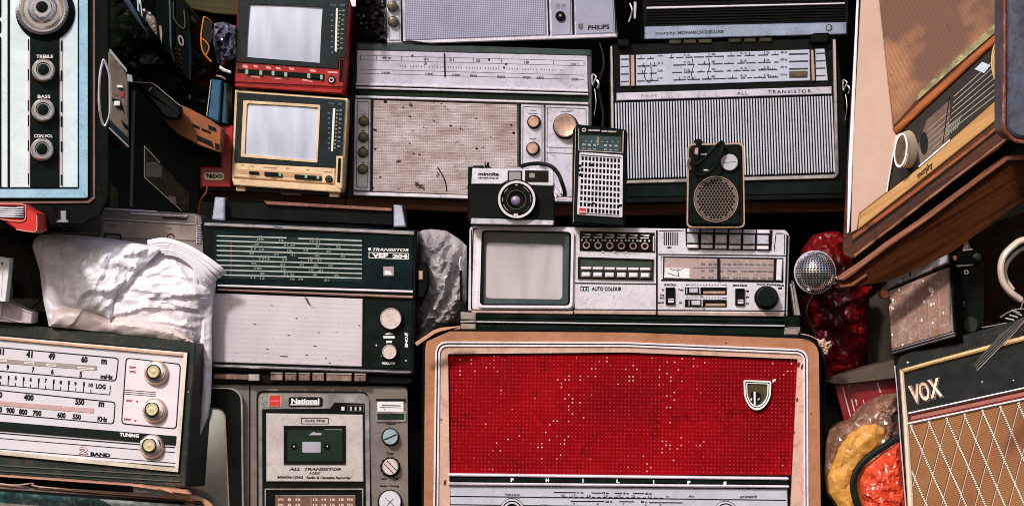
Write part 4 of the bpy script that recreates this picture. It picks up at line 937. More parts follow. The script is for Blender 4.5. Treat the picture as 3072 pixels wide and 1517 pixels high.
# ================================================================== 13 large red fronted radio
PEACH = M('peach_painted_wood', c(172, 116, 84), .4, 0, .22, vs=14, dirt=.4, ds=22, dcol=c(120, 66, 42))
PEACHL = M('pale_peach_plastic', c(206, 166, 150), .4, 0, .18, vs=14, dirt=.45, ds=26, dcol=c(150, 84, 60))
t = T('valve_radio', 'big radio with bright red perforated front in a peach rounded frame', 'radio', (1865, 1620), 4.44, m=.012)
o1 = [(1266, 985), (1880, 990), (2462, 1008), (2474, 1700), (1262, 1700)]
R5 = [70, 2, 62, 3, 3]
p = t.part('cabinet', BLK); p.ext(rnd(o1, R5, 8), -.2, 0, .004)
i1 = [(1276, 993), (1880, 997), (2456, 1017), (2464, 1690), (1270, 1690)]
p = t.part('outer_frame', PEACH); p.frame(rnd(i1, [60, 2, 54, 3, 3], 8), rnd([(1306, 1023), (1880, 1025), (2424, 1047), (2426, 1680), (1298, 1680)], [38, 2, 36, 2, 2], 8), 0, .010)
p = t.part('rim_line', WHT); a1 = rnd([(1306, 1023), (1880, 1025), (2424, 1047), (2426, 1680), (1298, 1680)], [38, 2, 36, 2, 2], 8); a2 = rnd([(1311, 1028), (1880, 1030), (2419, 1052), (2421, 1680), (1303, 1680)], [34, 2, 32, 2, 2], 8)
p.frame(a1, a2, 0, .012); 
a3 = rnd([(1315, 1033), (1880, 1034), (2415, 1056), (2417, 1680), (1308, 1680)], [30, 2, 28, 2, 2], 8); t.part('rim_groove', OLIV).frame(a2, a3, 0, .006)
a4 = rnd([(1320, 1038), (1880, 1039), (2410, 1061), (2412, 1680), (1313, 1680)], [26, 2, 24, 2, 2], 8); t.part('rim_line', WHT).frame(a3, a4, 0, .011)
gq = [(1344, 1061), (1880, 1056), (2393, 1076), (2364, 1680), (1352, 1680)]
t.part('inner_frame', PEACHL).frame(a4, rnd(gq, [3, 2, 3, 2, 2], 8), 0, .008)
G = NB('red_perforated_fabric'); X_ = G.xyz(); PT = 11.3 * .000493
def cell(s): return G.math('SUBTRACT', G.math('FRACT', G.math('DIVIDE', s, PT)), .5)
cx_, cz_ = cell(X_[0]), cell(X_[2])
r2 = G.math('SQRT', G.math('ADD', G.math('MULTIPLY', cx_, cx_), G.math('MULTIPLY', cz_, cz_)))
dot = G.mp(r2, .14, .25, 1, 0)
idx = G.n.new('ShaderNodeCombineXYZ'); G.link(G.math('FLOOR', G.math('DIVIDE', X_[0], PT)), idx.inputs[0]); G.link(G.math('FLOOR', G.math('DIVIDE', X_[2], PT)), idx.inputs[2])
wn = G.n.new('ShaderNodeTexWhiteNoise'); wn.noise_dimensions = '3D'; G.link(idx.outputs[0], wn.inputs['Vector'])
patch = G.noise(9, 5, .65)
white = G.mp(G.math('ADD', G.math('MULTIPLY', wn.outputs[0], .42), patch), .915, .945)
stain = G.mp(G.noise(14, 8, .75), .53, .70)
base = G.mix(stain, G.mix(G.mp(G.noise(7, 3), .35, .65), c(108, 0, 6), c(150, 0, 9)), c(46, 0, 4))
dotc = G.mix(white, G.mix(wn.outputs[0], c(140, 6, 22), c(196, 40, 58)), c(222, 180, 182))
G.bump(dot, .2, .0004)
RG = G.fin(G.mix(dot, base, dotc), .75, 0, 0, .08)
t.part('red_grille', RG).ext([(1340, 1050), (2398, 1060), (2372, 1424), (1346, 1420)], 0, .002)
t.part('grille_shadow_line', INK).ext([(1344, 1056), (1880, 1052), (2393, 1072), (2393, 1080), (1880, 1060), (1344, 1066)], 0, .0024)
t.part('trim_bar', WHT).ext(rnd([(1345, 1419), (2364, 1431), (2368, 1435), (2364, 1439), (1345, 1427)], 2), 0, .013, .0015)
t.part('name_bar', GRN).ext([(1348, 1429), (2366, 1440), (2366, 1452), (1348, 1442)], 0, .009, .001)
t.part('trim_bar', WHT).ext(rnd([(1345, 1446), (2366, 1455), (2369, 1459), (2366, 1463), (1345, 1454)], 2), 0, .013, .0015)
p = t.part('lettering', INKW)
for ch, u, v in (('P', 1537, 1438), ('H', 1642, 1439), ('I', 1749, 1440), ('L', 1854, 1442), ('I', 1961, 1444), ('P', 2067, 1446), ('S', 2175, 1448)): p.text(ch, u, v, 3.5 if ch == 'I' else 10, 11, .0096, bold=.06)
DP = M('lavender_dial_panel', c(198, 198, 212), .3, .15, .08, vs=20, dirt=.15)
t.part('dial_panel', DP).ext([(1349, 1456), (2362, 1466), (2366, 1680), (1351, 1680)], 0, .006, .001)
p = t.part('dial_lines', INK)
p.line(1350, 1487, 2358, 1499, 3, .006, .0065); p.line(1350, 1512, 2360, 1524, 3, .006, .0065)
for u0, u1, v in ((1661, 1728, 1475.5), (1774, 1804, 1477), (1844, 1866, 1478), (1899, 1932, 1478.5), (1713, 1813, 1502), (1858, 1902, 1503), (1947, 2047, 1506)): p.line(u0, v, u1, v + .6, 3, .006, .0065)
for i in range(18): p.line(1690 + i * 17, 1489.5 + i * .2, 1700 + i * 17, 1489.7 + i * .2, 4, .006, .0066)
for u in (1536, 1634, 2076, 2170): p.ext(quad(u - 18, 1484, u + 18, 1495, .01), .006, .0066) if False else None
for s_, u, v, w_ in (('11 m', 1740, 1476, 20), ('13 m', 1816, 1477, 20), ('16 m', 1877, 1478, 18), ('20 m', 1945, 1479, 20), ('25 m', 1827, 1503, 20), ('30 m', 1932, 1504, 20)): p.text(s_, u, v, w_, 6, .0066, .01, bold=.05)
p = t.part('faint_numbers', INKG)
for s_, u, v in (('25', 1688, 1484), ('17', 1722, 1484), ('18', 1767, 1485), ('15', 1818, 1485), ('12', 1857, 1486), ('13', 1900, 1487), ('11', 1949, 1487), ('10', 2003, 1488), ('MHz', 2074, 1487), ('9', 1722, 1509), ('8', 1793, 1510), ('7', 1870, 1511), ('6', 1937, 1512), ('5', 1980, 1513), ('SW 1', 1634, 1490), ('SW 2', 1634, 1514), ('TREBLE BASS', 1536, 1482), ('VOLUME', 1536, 1490)): p.text(s_, u, v, 5 * len(s_) if len(s_) < 5 else 46, 6, .0068, .01, bold=.03)
p.text('TUNING', 2170, 1498, 30, 5, .0068, .01)
p = t.part('script_lettering', INK); p.text('novosonic', 2246, 1488, 52, 9, .0066, -.02, shear=.3, bold=.02)
for u, v in ((1536, 1531), (2177, 1539)):
    k = t.part('round_knob', INK); k.lathe(u, v, [(38, .006), (38, .007)], 48)
    for r0, r1 in ((36, 31), (27, 22)): k.sub('knob_ring', SILV2).frame(ell(u, v, r0, k=48), ell(u, v, r1, k=48), .006, .010)
bd = t.part('badge', M('olive_enamel', c(84, 76, 50), .25, .3, .4, vs=60, coat=.5)); sh = rnd([(2231, 1139), (2314, 1142), (2312, 1194), (2290, 1224), (2269, 1231), (2250, 1222), (2233, 1193)], [6, 6, 18, 12, 10, 12, 18], 5)
cxs, cys = 2271, 1178; insh = [((x - cxs) * .88 + cxs, (y - cys) * .88 + cys) for x, y in sh]; ins2 = [((x - cxs) * .82 + cxs, (y - cys) * .82 + cys) for x, y in sh]; ins3 = [((x - cxs) * .74 + cxs, (y - cys) * .74 + cys) for x, y in sh]
bd.ext(ins3, .002, .004); bd.sub('badge_rim', INKW).frame(sh, insh, .002, .009); bd.sub('badge_groove', INK).frame(insh, ins2, .002, .005); bd.sub('badge_inner_rim', INKW).frame(ins2, ins3, .002, .007)
kh = bd.sub('badge_centre', INK); kh.ext(rnd([(2252, 1174), (2282, 1175), (2283, 1205), (2268, 1216), (2252, 1206)], 10), .004, .0048)
kh = bd.sub('badge_bar', INKW); kh.ext(rnd([(2261, 1175), (2268, 1174), (2268, 1215), (2262, 1215)], 2), .0048, .008, .001); kh.ext([(2250, 1197), (2256, 1192), (2256, 1202)], .0048, .0056); kh.ext([(2279, 1192), (2277, 1200), (2272, 1197)], .0048, .0056)
t.part('tape_scrap', PAPER).blob([(2314, 1141), (2326, 1135), (2330, 1140), (2324, 1144), (2320, 1147)], .002, .002, 3, step=3, back=0, namp=.001)
p = t.part('paint_chips', M('dark_chip', c(60, 34, 22), .7))
for u, v, a_, b_ in ((2391, 1197, 2, 6), (2381, 1294, 3, 3), (1323, 1256, 2, 2), (2433, 1240, 2, 3), (1334, 1445, 3, 8), (2178, 1028, 3, 2), (2395, 1092, 3, 8), (2406, 1098, 2, 8)): p.ext(ell(u, v, a_, b_, 7, rot=.3), .008, .0106)
t.fin()
t = T('leather_strap', 'narrow tan strap lying over the top left corner of the red radio', 'strap', (1310, 990), 4.38)
t.part('strap', M('tan_strap', c(196, 140, 108), .5, 0, .2, dirt=.3)).ext(rnd([(1244, 1028), (1300, 990), (1322, 982), (1382, 977), (1382, 987), (1326, 994), (1306, 1001), (1252, 1038)], 2), -.004, 0, .001); t.fin()
t = T('torn_foam', 'torn crumbling cream scrap at the top right corner of the red radio', 'scrap', (2476, 1062), 4.42)
p = t.part('scrap', M('cream_foam', c(206, 168, 150), .8, 0, .4, vs=150, dirt=.7, ds=120, dcol=c(60, 34, 24))); p.blob([(2452, 1014), (2462, 1020), (2474, 1014), (2480, 1026), (2492, 1022), (2496, 1040), (2486, 1048), (2484, 1064), (2474, 1062), (2468, 1046), (2458, 1036)], 0, .005, 4, namp=.006, nsc=10, step=3, seed=4, back=.01, ridge=.5)
p.tube([(2402, 1001, 0), (2430, 1007, .002), (2456, 1020, 0)], 1.6, seg=5); t.fin()

# ================================================================== 14 dark green radio with white grille
t = T('transistor_radio', 'dark green radio with white ribbed grille and chrome posted carry handle', 'radio', (930, 1150), 4.44, m=.036)
m9 = .04
p = t.part('body', BLK); p.ext(rnd([(604, 656), (1252, 690), (1243, 1128), (625, 1110)], 5), -.12, 0, .002)
p.ext([(626, 1112), (1242, 1128), (1236, 1152), (626, 1150)], -.12, -.008, .002)
p = t.part('top_trim', CHR); p.ext([(612, 667), (1243, 693), (1242, 704), (612, 676)], 0, .007, .0015)
t.part('top_trim_wear', M('blue_scratches', c(60, 80, 110), .5)).ext([(820, 678), (850, 681), (848, 684), (822, 682)], .007, .0073)
p = t.part('dial_panel', M('dark_teal_panel', c(4, 24, 28), .18, 0, .5, vs=14, dirt=.15, dcol=c(50, 70, 72), bump=0, coat=.15)); p.ext([(636, 690), (1240, 707), (1238, 868), (650, 850)], 0, .002, .0008)
p = t.part('dial_glass', M('green_grey_dial', c(24, 44, 46), .2, 0, .6, vs=9, bump=0, coat=.2)); p.ext([(660, 706), (1086, 715), (1086, 846), (660, 834)], .002, .003)
p = t.part('dial_lines', M('dial_line_silver', c(196, 200, 198), .35, .2, .2))
for i in range(9):
    l_ = (650, 707 + i * 14.6); r_ = (1086, 722 + i * 14.0)
    if i in (0, 4): p.line(l_[0], l_[1], 860, l_[1] + 6, 3.2, .003, .0038); p.line(895, l_[1] + 8, r_[0], r_[1], 3.2, .003, .0038)
    else: p.line(*l_, *r_, 3.2, .003, .0038)
p = t.part('dial_numbers', M('dull_dial_ink', c(128, 134, 130), .5))
rg = random.Random(9)
for i in range(9):
    for u, s_ in zip((780, 850, 905, 960, 1020) if i % 2 else (790, 800, 870, 930, 985), ('25', '31', '41', '49', '52') if i % 2 else ('11', '13', '16', '19', '21')):
        u += rg.uniform(-32, 12); v = 707 + i * 14.4 + (u - 650) * .033; p.line(u, v - 5, u, v + 3, 2.5, .0038, .0042); p.text(s_, u, v + 7, 14, 6, .0042, .03, bold=.04)
t.part('faint_red_column', M('dim_red', c(60, 20, 20), .5)).ext(quad(690, 720, 696, 825), .003, .0033)
p = t.part('lettering', INKW); p.text('TRANSISTOR', 1172, 749, 108, 9, .0026, .02, shear=.3, bold=.03); p.ext([(1104, 744), (1112, 742), (1114, 750), (1106, 752)], .002, .0026); p.text('VEF', 1140, 766, 48, 12, .0026, .02, bold=.06); p.text('204', 1200, 768, 46, 12, .0026, .02, bold=.06)
p.frame([(1106, 756), (1226, 759), (1226, 778), (1106, 774)], [(1108, 758), (1224, 761), (1224, 776), (1108, 772)], .002, .0026)
p = t.part('square_emblem', M('pink_grey_emblem', c(168, 146, 146), .35, .2, .1)); p.ext(quad(1150, 799, 1181, 827), .002, .0036); p.sub('emblem_mark', INKW).ext([(1154, 812), (1168, 812), (1178, 824), (1154, 824)], .0036, .0042)
p = t.part('panel_trim', WHT); p.ext([(652, 853), (1239, 871), (1239, 878), (652, 859)], 0, .006, .001)
p = t.part('panel_trim', M('pinkish_chrome', c(206, 170, 156), .25, .6, .15)); p.ext([(652, 866), (1239, 887), (1239, 895), (652, 871)], 0, .007, .0015)
RB = NB('ribbed_white_metal'); X_ = RB.xyz(); rs = RB.math('SINE', RB.math('MULTIPLY', X_[2], 900)); n1 = RB.noise(9, 5); sp = RB.mp(RB.noise(1, 6, .75, vec=RB.scale(60, 60, 240)), .63, .69); RB.bump(rs, .05, .0003)
RBM = RB.fin(RB.mix(sp, RB.mix(RB.mp(rs, -1, 1, .0, .12), RB.mix(RB.mp(n1, .35, .65), c(192, 182, 190), c(216, 206, 214)), c(160, 144, 146)), c(70, 52, 46)), .4, .15)
t.part('grille', RBM).ext([(636, 879), (1088, 896), (1086, 1099), (639, 1085)], 0, .004, .001)
p = t.part('grille_dent', M('dent_brown', c(70, 50, 44), .5)); p.ext([(913, 890), (922, 894), (930, 912), (940, 922), (924, 912)], .004, .0044)
for u, v, w_ in ((760, 970, 9), (812, 914, 6), (886, 952, 7), (798, 1045, 8), (840, 1066, 24), (975, 1072, 6), (954, 995, 5), (1075, 974, 6), (862, 1003, 8), (940, 1035, 9), (916, 1062, 8), (985, 1086, 8)): p.ext([(u, v), (u + w_, v + 1), (u + w_, v + 4), (u + 1, v + 3)], .004, .0044)
t.part('control_panel', GRN).ext([(1093, 900), (1239, 902), (1232, 1104), (1090, 1101)], 0, .002, .0006)
for u, v, r in ((1172, 955, 32), (1168, 1055, 22)):
    k = t.part('round_knob', BLK); k.lathe(u + 1, v, [(r + 6, .002), (r + 5, .006)], 44); kk = k.sub('knob_face', KNOBL); kk.lathe(u, v, [(r, .004), (r, .014), (r - 1.5, .016), (r - 4, .0148)], 44)
p = t.part('markings', INKW)
p.ext([(1153, 1003), (1168, 995), (1181, 1003)], .002, .0026); p.ext(quad(1150, 1007, 1184, 1014), .002, .0026); p.ext([(1158, 1021), (1177, 1021), (1174, 1031), (1160, 1031)], .002, .0026)
p.text('VOLUME', 1165, 1089, 40, 8, .0026, bold=.05); p.text('TONE', 1219, 1020, 42, 9, .0026, rot=math.radians(90), bold=.05); p.ext([(1214, 996), (1226, 1002), (1214, 1004)], .002, .0026)
for u, v in ((1129, 1035), (1218, 1081), (1145, 1066)): p.lathe(u, v, [(2.6, .002), (2.2, .003)], 8)
p = t.part('bottom_trim', CHR); p.ext([(638, 1092), (1233, 1113), (1233, 1120), (638, 1101)], 0, .007, .0015)
for u0, u1 in ((812, 848), (855, 889), (896, 930), (937, 972), (979, 1055), (1063, 1098)):
    v = 1116 + (u0 - 812) * .012; k = t.part('band_key', M('scratched_key', c(168, 140, 132), .25, .6, .4, vs=60, dirt=.7, ds=90, dcol=c(30, 20, 16))); k.ext(rnd(quad(u0, v + 6, u1, v + 24, .01), 2), -.01, .004, .001); k.sub('key_edge', CHR).ext(quad(u0, v, u1, v + 4, .01), -.01, .002)
k = t.part('tone_lever', M('scratched_key', 0)); k.ext(rnd(quad(640, 1120, 780, 1136, .03), 2), -.01, .002, .001); k.sub('lever_band', CHR).ext(quad(744, 1122, 778, 1142), -.01, .006, .001)
for q in ([(645, 591), (674, 592), (674, 661), (636, 658)], [(1181, 614), (1206, 616), (1218, 680), (1181, 680)]): t.part('handle_post', M('blue_white_metal', c(190, 196, 216), .3, .4, .2, dirt=.4, ds=60, dcol=c(90, 110, 150))).ext(rnd(q, 4), -.03, .002, .002)
p = t.part('handle_grip', BLK); p.ext([(674, 600), (1182, 632), (1182, 680), (674, 658)], -.04, -.02, .003); p.ext([(1206, 614), (1216, 622), (1222, 680), (1214, 680)], -.03, -.004)
t.part('handle_strip', M('copper_strip', c(150, 104, 90), .3, .4, .5, vs=20)).ext([(790, 602), (1176, 624), (1174, 634), (800, 614)], -.03, -.012, .001)
t.part('side_wheel', BLK).ext(rnd([(1250, 787), (1276, 786), (1286, 800), (1286, 860), (1274, 892), (1250, 896)], 4), -.05, -.01, .003)
t.part('wheel_tab', BRASS).ext(quad(1256, 812, 1269, 839), -.02, -.006, .001)
t.fin()

# ================================================================== 15 television and cassette recorder, bottom middle
t = T('television_recorder', 'grey television and cassette recorder with silver tape door, under the dark green radio', 'cassette recorder', (920, 1640), 4.46, m=.006)
GB = M('grey_taupe_case', c(128, 118, 112), .35, .3, .15, dirt=.35, dcol=c(80, 66, 56))
p = t.part('cabinet', GB); p.ext(rnd([(560, 1148), (1222, 1158), (1224, 1700), (560, 1700)], [4, 12, 4, 4]), -.16, 0, .002)
p.ext([(1206, 1166), (1222, 1172), (1226, 1690), (1206, 1690)], 0, .001)
p = t.part('seam', INK); p.ext(quad(747, 1152, 751, 1690), 0, .0008)
p.frame(rnd([(769, 1171), (1106, 1173), (1120, 1700), (771, 1700)], [22, 26, 2, 2]), rnd([(774, 1176), (1103, 1178), (1114, 1700), (776, 1700)], [20, 22, 2, 2]), 0, .001)
p = t.part('screen_frame', BLK); O = rnd([(540, 1163), (722, 1166), (728, 1700), (540, 1700)], [4, 44, 2, 2], 8); I = rnd([(560, 1210), (676, 1228), (696, 1700), (560, 1700)], [4, 26, 2, 2], 8)
p.frame(O, I, 0, .014, 0)
t.part('frame_rim', CHR).frame(rnd([(540, 1160), (727, 1163), (733, 1700), (540, 1700)], [4, 46, 2, 2], 8), O, 0, .016)
t.part('screen_rim', CHR).frame(I, rnd([(560, 1214), (673, 1232), (693, 1700), (560, 1700)], [4, 24, 2, 2], 8), .002, .011, .002)
t.part('screen', M('reflecting_screen', c(206, 216, 232), .07, .85, .15, vs=8, bump=0, coat=.6)).dome([(400, 1206), (700, 1206), (706, 1700), (400, 1700)], .0025, .010)
p = t.part('panel_band', M('crumpled_silver', c(186, 182, 186), .16, .6, .35, vs=40, dirt=.3, bump=.9, bs=45)); p.frame(rnd([(776, 1181), (1107, 1183), (1112, 1700), (778, 1700)], [16, 20, 2, 2], 6), rnd([(786, 1226), (1092, 1228), (1100, 1700), (788, 1700)], [4, 4, 2, 2], 6), 0, .004)
p = t.part('tape_bay', BLK); p.ext([(786, 1226), (990, 1224), (1004, 1206), (1094, 1209), (1100, 1700), (788, 1700)], 0, .0045)
t.part('badge_ground', INK).ext(rnd(quad(866, 1190, 968, 1220), 8), .004, .0048)
p = t.part('lettering', INKW); p.text('National', 916, 1202, 84, 16, .0052, bold=.05); p.ext(quad(870, 1211, 958, 1214), .0048, .0052)
p = t.part('red_emblem', REDB); p.ext(quad(809, 1186, 840, 1217), .004, .0056); p.sub('emblem_stripe', M('pink_stripe', c(230, 120, 110), .5)).ext(quad(812, 1200, 838, 1203), .0056, .006)
t.part('emblem_ground', CHR).frame(quad(803, 1182, 846, 1219), quad(809, 1186, 840, 1217), .004, .0052)
for u in (1024, 1050, 1064, 1078): t.part('small_button', WHT if u == 1024 else SILV).ext(rnd(quad(u, 1219, u + (10 if u == 1024 else 6), 1231), 2), .0045, .008, .0008)
t.part('counter_rim', OLIV).frame(quad(1042, 1214, 1092, 1233), quad(1044, 1216, 1090, 1231), .0045, .006)
p = t.part('tape_door', M('brushed_warm_silver', c(206, 196, 194), .3, .3, .12, dirt=.3, ds=40, dcol=c(140, 110, 96))); p.ext([(798, 1239), (1089, 1243), (1090, 1444), (799, 1443)], .0045, .008, .001)
p = t.part('tape_window', BLK); p.frame(quad(851, 1276, 1037, 1392), quad(861, 1286, 1027, 1382), .008, .010, .0085); p.ext(quad(852, 1277, 1036, 1391), .0078, .0084)
p.sub('window_glass', M('green_smoke_glass', c(30, 46, 38), .15, 0, .2, bump=0, coat=.5)).ext(quad(861, 1286, 1027, 1384), .0084, .0088)
p.sub('window_edge', CHR).ext(quad(974, 1286, 1028, 1288), .0088, .0094)
p.sub('tape_label', M('pale_label', c(168, 162, 178), .4)).ext(rnd(quad(907, 1324, 962, 1356), 3), .0088, .0094)
for u in (882, 982): q_ = p.sub('spindle', BLK); q_.lathe(u, 1338, [(10, .0088), (9, .0098)], 20); p.sub('spindle_pin', INKW).lathe(u, 1338, [(2.6, .0098), (2, .011)], 10)
p.sub('arrow_mark', M('pale_label', 0)).ext([(926, 1304), (940, 1294), (948, 1297), (964, 1297), (964, 1304)], .0088, .0093)
p = t.part('door_lettering', INK); p.frame(rnd(quad(903, 1252, 986, 1271), 2), rnd(quad(905, 1254, 984, 1269), 2), .008, .0085); p.text('Auto Stop', 945, 1261, 62, 9, .0085, bold=.02)
p.text('ALL  TRANSISTOR', 945, 1406, 156, 8, .0085, shear=.3, bold=.03, m=.004); p.text('AC/DC', 944, 1418, 34, 7, .0085, shear=.2, bold=.03); p.text('MW/SW1/SW2   Radio & Cassette Recorder', 943, 1431, 222, 8, .0085, shear=.2, bold=.035, m=.006)
p = t.part('scale_frame', CHR); p.frame(quad(794, 1464, 1090, 1700), quad(798, 1468, 1086, 1698), .0045, .008)
t.part('tuning_scale', M('reddish_brown_scale', c(120, 84, 74), .25, 0, .4, vs=14, dirt=.3, coat=.4)).ext(quad(826, 1486, 1066, 1690), .0045, .0055)
p = t.part('scale_numbers', M('pale_pink_ink', c(220, 196, 186), .5)); 
for i, s_ in enumerate(('SW2', '8', '10', '', '12', '14', '16', '18', 'MHz')):
    if s_: p.text(s_, 842 + i * 26, 1497, 6 + 4 * len(s_), 8, .0058, bold=.03); p.text(s_, 842 + i * 26, 1513, 6 + 4 * len(s_), 8, .0058, bold=.03)
p = t.part('scale_pointer', CHR); p.ext(quad(932, 1488, 935, 1690), .0055, .007); p.ext(quad(826, 1484, 1066, 1487), .0055, .006)
mt = t.part('level_meter', PAPER); mt.ext(quad(1132, 1201, 1211, 1234, .01), 0, .004, .0005); mt.sub('meter_rim', INK).ext(quad(1128, 1196, 1216, 1201), 0, .006)
mt.sub('meter_needle', INKG).line(1147, 1214, 1156, 1232, 1.6, .004, .0045).line(1140, 1220, 1206, 1222, 1.5, .004, .0045).line(1145, 1214, 1202, 1216, 3, .004, .0044)
wd_ = t.part('lamp_window', M('green_smoke_glass', 0)); wd_.ext(quad(1130, 1238, 1214, 1259), 0, .003); wd_.sub('window_rim', CHR).frame(quad(1128, 1235, 1217, 1263), quad(1132, 1239, 1213, 1259), 0, .004)
for u, v, r, an, ro, mt_ in ((1171, 1310, 23, -.42, 0, M('blue_white_knob', c(176, 200, 216), .25, .4, .1)), (1171, 1400, 24, .8, 31, KNOBL), (1170, 1505, 33, .75, 38, SILV2)):
    k = t.part('round_knob', INK); k.lathe(u, v, [(r + 4, 0), (r + 4, .003)], 40)
    kk = k.sub('knob_face', mt_); kk.lathe(u, v, [(r, .002), (r, .012), (r - 2, .014)], 40)
    kk = k.sub('knob_slot', INK); dx, dy = math.cos(an) * (r - 3), math.sin(an) * (r - 3)
    if ro == 38:
        kk.line(u - dx * .7, v - dy * .7, u + dx * .7, v + dy * .7, 1.6, .014, .0146).line(u + dy * .5, v - dx * .5, u - dy * .5, v + dx * .5, 1.6, .014, .0146)
    elif ro: kk.line(u - dx + 5, v - dy - 4, u + dx + 5, v + dy - 4, 2, .014, .0146).line(u - dx - 5, v - dy + 4, u + dx - 5, v + dy + 4, 2, .014, .0146)
    else: kk.line(u - dx, v - dy, u + dx, v + dy, 3.5, .014, .0146)
    if ro:
        kr = k.sub('knob_scale', INK)
        for i in range(12):
            A = [2 * math.pi * (i + x) / 12 for x in (0, .35, .7)]
            kr.ext([(u + ro * math.cos(x), v + ro * math.sin(x)) for x in A] + [(u + (ro - 2.5) * math.cos(x), v + (ro - 2.5) * math.sin(x)) for x in A[::-1]], 0, .0012)
p = t.part('knob_lettering', INK)
for s_, u, v, w_, h_ in (('Volume', 1171, 1270, 30, 6), ('Tone', 1170, 1359, 20, 9), ('Low', 1152, 1434, 16, 7), ('High', 1187, 1434, 16, 7), ('Basic Tuning', 1169, 1457, 56, 8)): p.text(s_, u, v, w_, h_, .0006, bold=.04)
p = t.part('scratches', INKG); p.tube([(1124, 1300, 0), (1134, 1298, 0), (1142, 1290, 0)], 1, seg=4, k=3); p.ext(ell(959, 1163, 5, 2, 8), 0, .0006)
t.fin()

# ================================================================== 16 two band radio, bottom left
DGR = M('dark_green_grey_wood', c(38, 47, 42), .4, 0, .3, vs=10, dirt=.35, dcol=c(110, 84, 74), ds=16)
t = T('tabletop_radio', 'white faced two band radio with three brass knobs in a dark green grey cabinet', 'radio', (300, 1470), 4.36, X=(1, -.16, -.088), Z=(.07, .04, 1))
p = t.part('cabinet', DGR); p.ext(rnd([(-200, 946), (0, 968), (300, 996), (588, 1028), (578, 1180), (557, 1462), (300, 1444), (-200, 1410)], [3, 1, 1, 5, 1, 5, 1, 3]), -.14, 0, .002)
t.part('cabinet_side', M('brown_side_sheen', c(110, 84, 70), .35, 0, .4, vs=20, dirt=.4)).ext([(574, 1060), (586, 1060), (560, 1450), (548, 1450)], -.12, -.0) if False else None
p = t.part('lower_highlights', M('grey_green_highlight', c(72, 74, 62), .4, 0, .3, vs=30)); p.line(-120, 1403, 540, 1443, 3, 0, .003); p.line(-120, 1388, 540, 1426, 3, 0, .0025)  # thin strips coloured as highlights on the dark lower body
p = t.part('metal_frame', CHR); FO = [(-150, 995), (0, 1008), (562, 1057), (549, 1230), (534, 1415), (-150, 1348)]; FI = [(-140, 1004), (0, 1017), (551, 1067), (539, 1235), (525, 1402), (-140, 1337)]
p.frame(FO, FI, 0, .006)
t.part('frame_outline', INK).frame([(-156, 989), (0, 1003), (567, 1053), (554, 1230), (538, 1420), (-156, 1353)], FO, 0, .002)
t.part('copper_line', M('copper_line', c(206, 160, 140), .3, .4, .2)).ext([(-140, 1000), (0, 1011), (549, 1060), (548, 1066), (0, 1017), (-140, 1006)], .0, .0075)
PW = M('white_dial_panel', c(204, 198, 206), .4, 0, .05, dirt=.08, dcol=c(180, 160, 160))
t.part('dial_panel', PW).ext(FI, 0, .002)
def ol(q, w_=3):
    cx_, cy_ = sum(x[0] for x in q) / 4, sum(x[1] for x in q) / 4
    return [(x + (w_ if x < cx_ else -w_), y + (w_ if y < cy_ else -w_)) for x, y in q]
p = t.part('panel_outline', INK)
for q, r in (([(-130, 1028), (357, 1072), (349, 1144), (-130, 1102)], 14), ([(-130, 1155), (347, 1204), (342, 1272), (-130, 1229)], 12), ([(377, 1071), (543, 1090), (530, 1287), (363, 1271)], 14)):
    p.frame(rnd(q, r), rnd(ol(q), r - 2), .002, .0026)
t.part('knob_ground', M('pink_white_ground', c(220, 206, 214), .4, 0, .06)).ext(rnd(ol([(377, 1071), (543, 1090), (530, 1287), (363, 1271)], 4), 12), .002, .0024)
p = t.part('tuning_bar', M('warm_grey_bar', c(150, 134, 130), .4, 0, .1)); p.ext([(-130, 1066), (290, 1096), (289, 1110), (-130, 1078)], .002, .003)
p = t.part('tuning_bar', M('pinkish_bar', c(188, 150, 150), .4, 0, .15)); p.ext([(-130, 1191), (281, 1224), (280, 1238), (-130, 1205)], .002, .003)
p = t.part('bar_mark', INKW)
for u, v, w_ in ((-10, 1076, 30), (73, 1083, 30), (139, 1090, 30), (233, 1099, 48)): p.frame(rnd(quad(u, v, u + w_, v + 7, .08), 2), rnd(quad(u + 2.5, v + 2.3, u + w_ - 2.5, v + 5, .08), 1), .003, .0036)
p.line(246, 1104, 247, 1112, 2, .003, .0038); p.lathe(191, 1221, [(2.5, .003), (2, .0036)], 8)
p = t.part('dial_numbers', INK); ms = .085
for s_, u, v, w_, h_ in (('31', 3, 1054, 17, 20), ('41', 88, 1062, 19, 21), ('49', 155, 1068, 20, 21), ('60', 253, 1077, 19, 20), ('m', 312, 1084, 17, 15), ('9', 23, 1101, 8, 16), ('7', 99, 1108, 8, 16), ('6', 157, 1114, 8, 16), ('5', 242, 1122, 8, 17), ('mHz', 320, 1129, 37, 15),
    ('4', 1, 1130, 7, 11), ('5', 47, 1133, 7, 12), ('6', 92, 1137, 7, 12), ('7', 137, 1141, 7, 12), ('8', 182, 1146, 7, 12), ('9', 226, 1150, 7, 12), ('10', 272, 1154, 13, 12), ('LOG', 302, 1158, 30, 15),
    ('0', 2, 1183, 9, 18), ('400', 86, 1191, 29, 19), ('550', 239, 1204, 27, 19), ('m', 304, 1212, 17, 15), ('0', 2, 1227, 8, 17), ('900', 31, 1230, 25, 17), ('800', 69, 1234, 25, 17), ('700', 111, 1238, 26, 17), ('600', 184, 1244, 25, 17), ('550', 230, 1249, 25, 16), ('KHz', 307, 1256, 29, 15)):
    p.text(s_, u, v, w_, h_, .0028, ms, bold=.045)
p = t.part('log_ticks', INK); p.line(-100, 1145, 329, 1183, 2.2, .002, .0026); p.line(329, 1183, 331, 1156, 2.4, .002, .0026)
